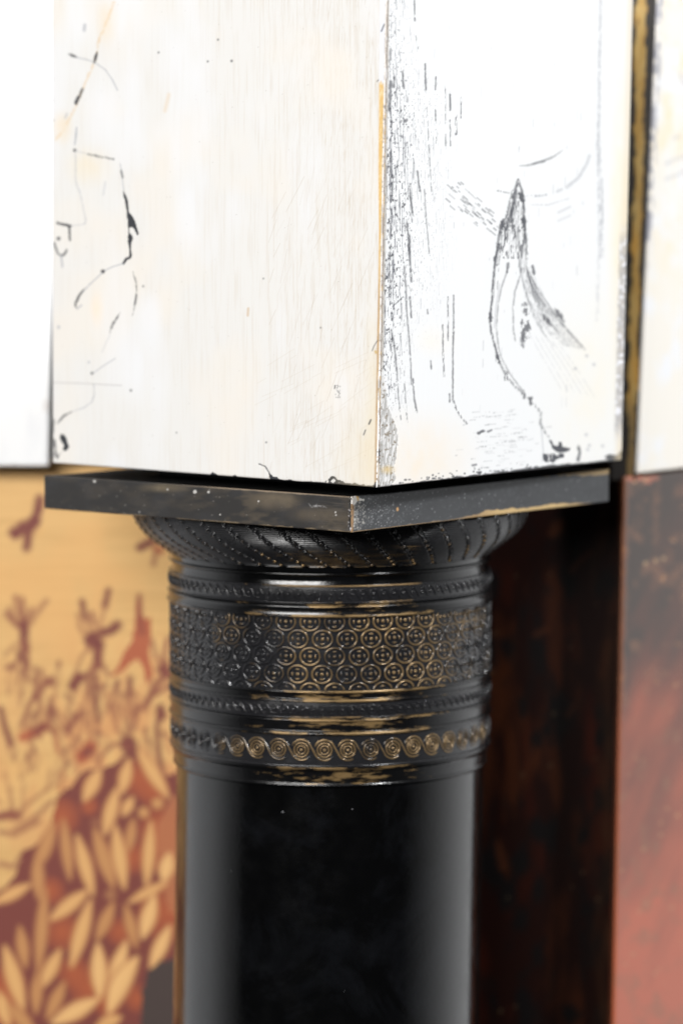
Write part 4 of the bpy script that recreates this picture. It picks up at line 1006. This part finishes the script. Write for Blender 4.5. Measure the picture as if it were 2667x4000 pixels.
# abacus with its two visible edge boards
ac, al_, ar = np.array([90.8, -1218.1, 0.0]), np.array([-1217.8, -169.1, 0.0]), np.array([1217.8, 169.1, 0.0])
ab = al_ + ar - ac
ZA = -142.0
uL = (ac - al_) / np.linalg.norm(ac - al_); uR = (ar - ac) / np.linalg.norm(ar - ac)
mb = MB()
ins = [al_ + uR * 26 + uL * 6, ac - uL * 26 + uR * 26, ar - uL * 26 - uR * 6, ab]
mb.prism([tuple(p[:2]) for p in ins], ZA + 3, -3)
M_slab = worn_black('abacus_lacquer', 0.0, (1, 1, 1), 90, 0.4)
abac = link('abacus', mb.mesh('abacus', False), M_slab, col, 'square black slab with rubbed brown edges')
z3 = np.array([0, 0, ZA])
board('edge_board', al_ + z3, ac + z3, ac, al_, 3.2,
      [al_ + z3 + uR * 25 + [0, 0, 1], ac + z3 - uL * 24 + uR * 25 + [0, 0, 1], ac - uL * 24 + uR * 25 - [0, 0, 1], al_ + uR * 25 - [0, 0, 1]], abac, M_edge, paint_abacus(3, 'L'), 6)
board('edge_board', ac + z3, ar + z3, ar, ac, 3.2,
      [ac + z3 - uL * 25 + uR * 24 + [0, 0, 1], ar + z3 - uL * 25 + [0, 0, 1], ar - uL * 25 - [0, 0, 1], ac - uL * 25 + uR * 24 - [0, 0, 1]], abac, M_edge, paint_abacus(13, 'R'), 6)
mb = MB()
pl = [tuple((p * 0.60)[:2]) for p in (al_, ac, ar, ab)]
mb.prism(pl, 0.5, ZB + 5)
link('top_plinth', mb.mesh('top_plinth', False), M_black, col)

# echinus: ovolo with turned ridges and spiral rows of pearls
ctrl = np.array([(852, -142), (850, -165), (838, -200), (815, -236), (785, -266), (750, -292), (722, -312), (700, -328), (692, -338)], float)
sl = np.concatenate([[0], np.cumsum(np.linalg.norm(np.diff(ctrl, axis=0), axis=1))])


def echin(t):
    s_ = t * sl[-1]
    # smoothed sampling of the control curve
    o = np.zeros(2)
    for k in (-14, -7, 0, 7, 14):
        q_ = np.clip(s_ + k, 0, sl[-1])
        o += np.array([np.interp(q_, sl, ctrl[:, 0]), np.interp(q_, sl, ctrl[:, 1])])
    return o / 5


NR = 27
ts = np.linspace(0, 1, NR * 6 + 1)
pr = np.array([echin(t) for t in ts]); tg = np.gradient(pr, axis=0); tg /= np.linalg.norm(tg, axis=1)[:, None]
nm = np.stack([-tg[:, 1], tg[:, 0]], 1)
rid = np.cos(np.arange(len(ts)) * 2 * math.pi / 6)
prr = pr + nm * (rid * 2.3)[:, None]


M_ech = worn_black('turned_ridges', 0.5, (1, 1, 1), 170, 0.30, (0.24, 0.155, 0.07), black=0.009)


def ech_shape(V, t):
    """slanting channels that hold the rows of pearls"""
    tt_ = np.repeat(ts, 900)
    r_ = np.hypot(V[:, 0], V[:, 1])
    ph = (t - 0.115 - (tt_ - 0.95) * 0.262) / 0.1345
    d = np.abs(ph - np.round(ph)) * 0.1345 * r_
    dep = 3.2 * np.clip(1 - (d / 14.0) ** 2, 0, 1)
    base = np.repeat(pr, 900, axis=0); n_ = np.repeat(nm, 900, axis=0)
    k_ = np.clip(1 - (d / 14.0) ** 4, 0, 1)
    cur = np.stack([r_, V[:, 2]], 1)
    flat = base
    q_ = cur * (1 - k_[:, None]) + flat * k_[:, None] - n_ * dep[:, None]
    return np.stack([q_[:, 0] * np.sin(t), -q_[:, 0] * np.cos(t), q_[:, 1]], 1)


def ech_wear(t, r, z, k):
    h = np.repeat(rid, 900)
    n = fbm((t + 4) * 9.0, z / 7.0, 3, 3)
    return 0.50 * np.clip(h, 0, 1) * front_wear(t, 0.06, 0.5) * sstep(-200, -280, z) + 0.22 * (n - 0.5) * 2


ech = lathe('echinus', [prr], col, M_ech, None, nseg=900, shape=ech_shape, wfn=ech_wear, label='swelling black cushion with turned ridges and slanting rows of pearls')
NP = 10
for i in range(NP):
    t = 0.05 + 0.90 * i / (NP - 1)
    p = echin(t); p2 = echin(min(1, t + 0.01)); p1 = echin(max(0, t - 0.01))
    tt = (p2 - p1) / np.linalg.norm(p2 - p1); nn = np.array([-tt[1], tt[0]])
    m = MB(); rad = 14.0 - 3.5 * t
    m.dome(0, 0, rad * 0.66, 8.0, 10, 3)
    m.tube([(rad * math.cos(u), rad * math.sin(u)) for u in np.linspace(0, 2 * math.pi, 14, endpoint=False)], 3.2, 4.2, 4, True)
    vv = []
    for a_, b_, c_ in m.v:
        q2 = p + nn * (c_ - 1.8) - tt * b_
        vv.append((q2[0] * math.sin(a_ / p[0]), -q2[0] * math.cos(a_ / p[0]), q2[1]))
    m.v = vv
    me = m.mesh('pearl')
    set_f(me, np.where(np.arange(len(me.vertices)) < 31, 0.33, 0.0) * (0.5 + 0.5 * t), 'wear')
    me.materials.append(M_ros0)
    for k in range(-14, 15):
        th = 0.115 + k * 0.1345 + (i - NP + 1) * 0.0262
        o = bpy.data.objects.new('pearl', me); COL.objects.link(o); o.parent = ech; o.rotation_euler.z = th

# turned rings between the ornament bands
lathe('fillet', [dens([(692, -338), (690, -358)]), arc(690, -358, 692, -374, 6), dens([(692, -374), (684, -377)]), dens([(684, -377), (683, -394), (686, -411)])], col, M_lac,
      [0.0, 0.36, 0.0, 0.0])
beadb = lathe('bead_band', [dens([(686, -411), (693, -411.5)]), arc(693, -411.5, 693, -419, 4, 5), arc(692, -419, 692, -479, 2, 9), arc(693, -479, 692, -488, 5, 5), dens([(692, -488), (690, -491)])], col, M_orn,
              [0.2, 0.42, 0.0, 0.28, 0.0])
lathe('fillet', [arc(690, -491, 703, -501, 4, 6), arc(702, -501, 700, -532, -3, 9), arc(701, -532, 703, -543, 4, 6), dens([(703, -543), (690, -545)])], col, M_gold,
      [0.48, 0.36, 0.58, 0.0])
rosb = lathe('rosette_band', [dens([(690, -545), (690, -848)], 40)], col, M_orn, [0.0])
lathe('fillet', [dens([(690, -848), (697, -849)]), arc(697, -849, 696, -859, 3, 5), dens([(695, -859), (692, -861), (690, -883), (694, -885)], 8), arc(696, -885, 697, -896, 3, 5), dens([(697, -896), (690, -898)])], col, M_gold,
      [0.3, 0.60, 0.40, 0.60, 0.0])
beadb2 = lathe('bead_band', [arc(690, -898, 690, -956, 2, 9), arc(691, -956, 690, -964, 5, 5)], col, M_orn, [0.0, 0.26])
lathe('fillet', [arc(691, -964, 697, -976, 4, 6), dens([(695, -976), (692, -979), (690, -1018), (694, -1021)], 12), arc(696, -1021, 697, -1033, 3, 5), dens([(697, -1033), (689, -1036)])], col, M_gold,
      [0.56, 0.42, 0.56, 0.0])
scrb = lathe('scroll_band', [dens([(689, -1036), (689, -1154)], 16), arc(690, -1154, 694, -1168, 5, 7)], col, M_orn, [0.0, 0.15])
lathe('fillet', [arc(694, -1168, 690, -1180, 2, 6), dens([(689, -1180), (684, -1190), (678, -1236), (679, -1241)], 14), arc(680, -1241, 672, -1256, 5, 8), dens([(672, -1256), (668, -1259)])], col, M_gold,
      [0.52, 0.42, 0.25, 0.0])


def ring(m, a0, b0, ra, rb, hw, hh, n=26, k=6):
    m.tube([(a0 + ra * math.cos(u), b0 + rb * math.sin(u)) for u in np.linspace(0, 2 * math.pi, n, endpoint=False)], hw, hh, k, True)


def rosette():
    m = MB()
    ring(m, 0, 0, 40.5, 36, 5.6, 6.5)
    for q_ in range(4):
        c = q_ * math.pi / 2
        m.tube([(22.5 * math.cos(c + u), 20.5 * math.sin(c + u)) for u in np.linspace(-0.60, 0.60, 7)], 4.8, 7.0, 5)
    m.dome(0, 0, 9, 7.5, 10, 3)
    return m


def place_ring(make, parent, name, R, z, n, phase, mat, clip=None, rub=0.40, hs=4.2):
    m = make()
    wrap(m, R, clip)
    # rubbed brass on the tops of the relief
    V = np.array(m.v); h = np.hypot(V[:, 0], V[:, 1]) - R
    me = m.mesh(name)
    set_f(me, np.clip(h / hs, 0, 1) * rub, 'wear')
    me.materials.append(mat)
    for k in range(n):
        th = phase + 2 * math.pi * k / n
        o = bpy.data.objects.new(name, me); COL.objects.link(o); o.parent = parent
        o.location = (0, 0, z * U); o.rotation_euler.z = th


M_ros = worn_black('rosette_bronze', 0.62, (1, 1, 1), 75, 0.13, (0.19, 0.125, 0.058), contrast=0.95, black=0.010)
NRO = 43
for z, ph, cl in ((-563, 0.030, (-99, 16)), (-634, -0.042, None), (-706, 0.030, None), (-780, -0.045, None), (-853, 0.030, (6, 99))):
    place_ring(rosette, rosb, 'rosette', 690.0, z, NRO, ph, M_ros, cl, 0.335)


def bead_link(hb):
    def f():
        m = MB()
        m.dome(0, 0, 8.0, 9.5, 8, 3)
        m.tube([(-16, hb * 0.6), (-8, hb + 3), (4, hb + 4), (13, hb - 1), (20, 0), (27, -hb + 1), (36, -hb - 4), (46, -hb - 3)], 3.6, 7.5, 5)
        return m
    return f


place_ring(bead_link(15.5), beadb, 'bead', 693.0, -448.5, 99, 0.01, M_ros0, None, 0.14)
place_ring(bead_link(14.0), beadb2, 'bead', 691.0, -927.5, 106, 0.02, M_ros0, None, 0.16)


def scroll():
    m = MB(); pitch = 2 * math.pi * 689 / 45
    m.dome(0, 0, 8, 6.5, 10, 3)
    ring(m, 0, 0, 17.5, 17.5, 3.8, 6.0, 18, 6)
    ring(m, 0, 0, 29.5, 29.5, 4.2, 6.4, 24, 6)
    for rr in (42.5,):
        p = [(rr * math.cos(u), rr * math.sin(u)) for u in np.linspace(math.radians(172), math.radians(38), 12)]
        r2 = 42.5
        p2 = [(pitch + r2 * math.cos(u), r2 * math.sin(u)) for u in np.linspace(math.radians(200), math.radians(322), 11)]
        m.tube(p + p2, 5.0, 3.4, 6)
    return m


place_ring(scroll, scrb, 'scroll', 689.0, -1096.0, 45, -0.03, M_ros, None, 0.355, 2.2)

# shaft, standing a little out of plumb
lathe('shaft', [[(668, -1258), (667.5, -1275), (667, -1500), (668, -2100), (670, -2800)], [(670, -2800), (10, -2800)]], col, M_lac, [0.0, 0.0], lean=0.0165, nseg=256)

for me in bpy.data.meshes:
    if not me.materials:
        me.materials.append(M_black)
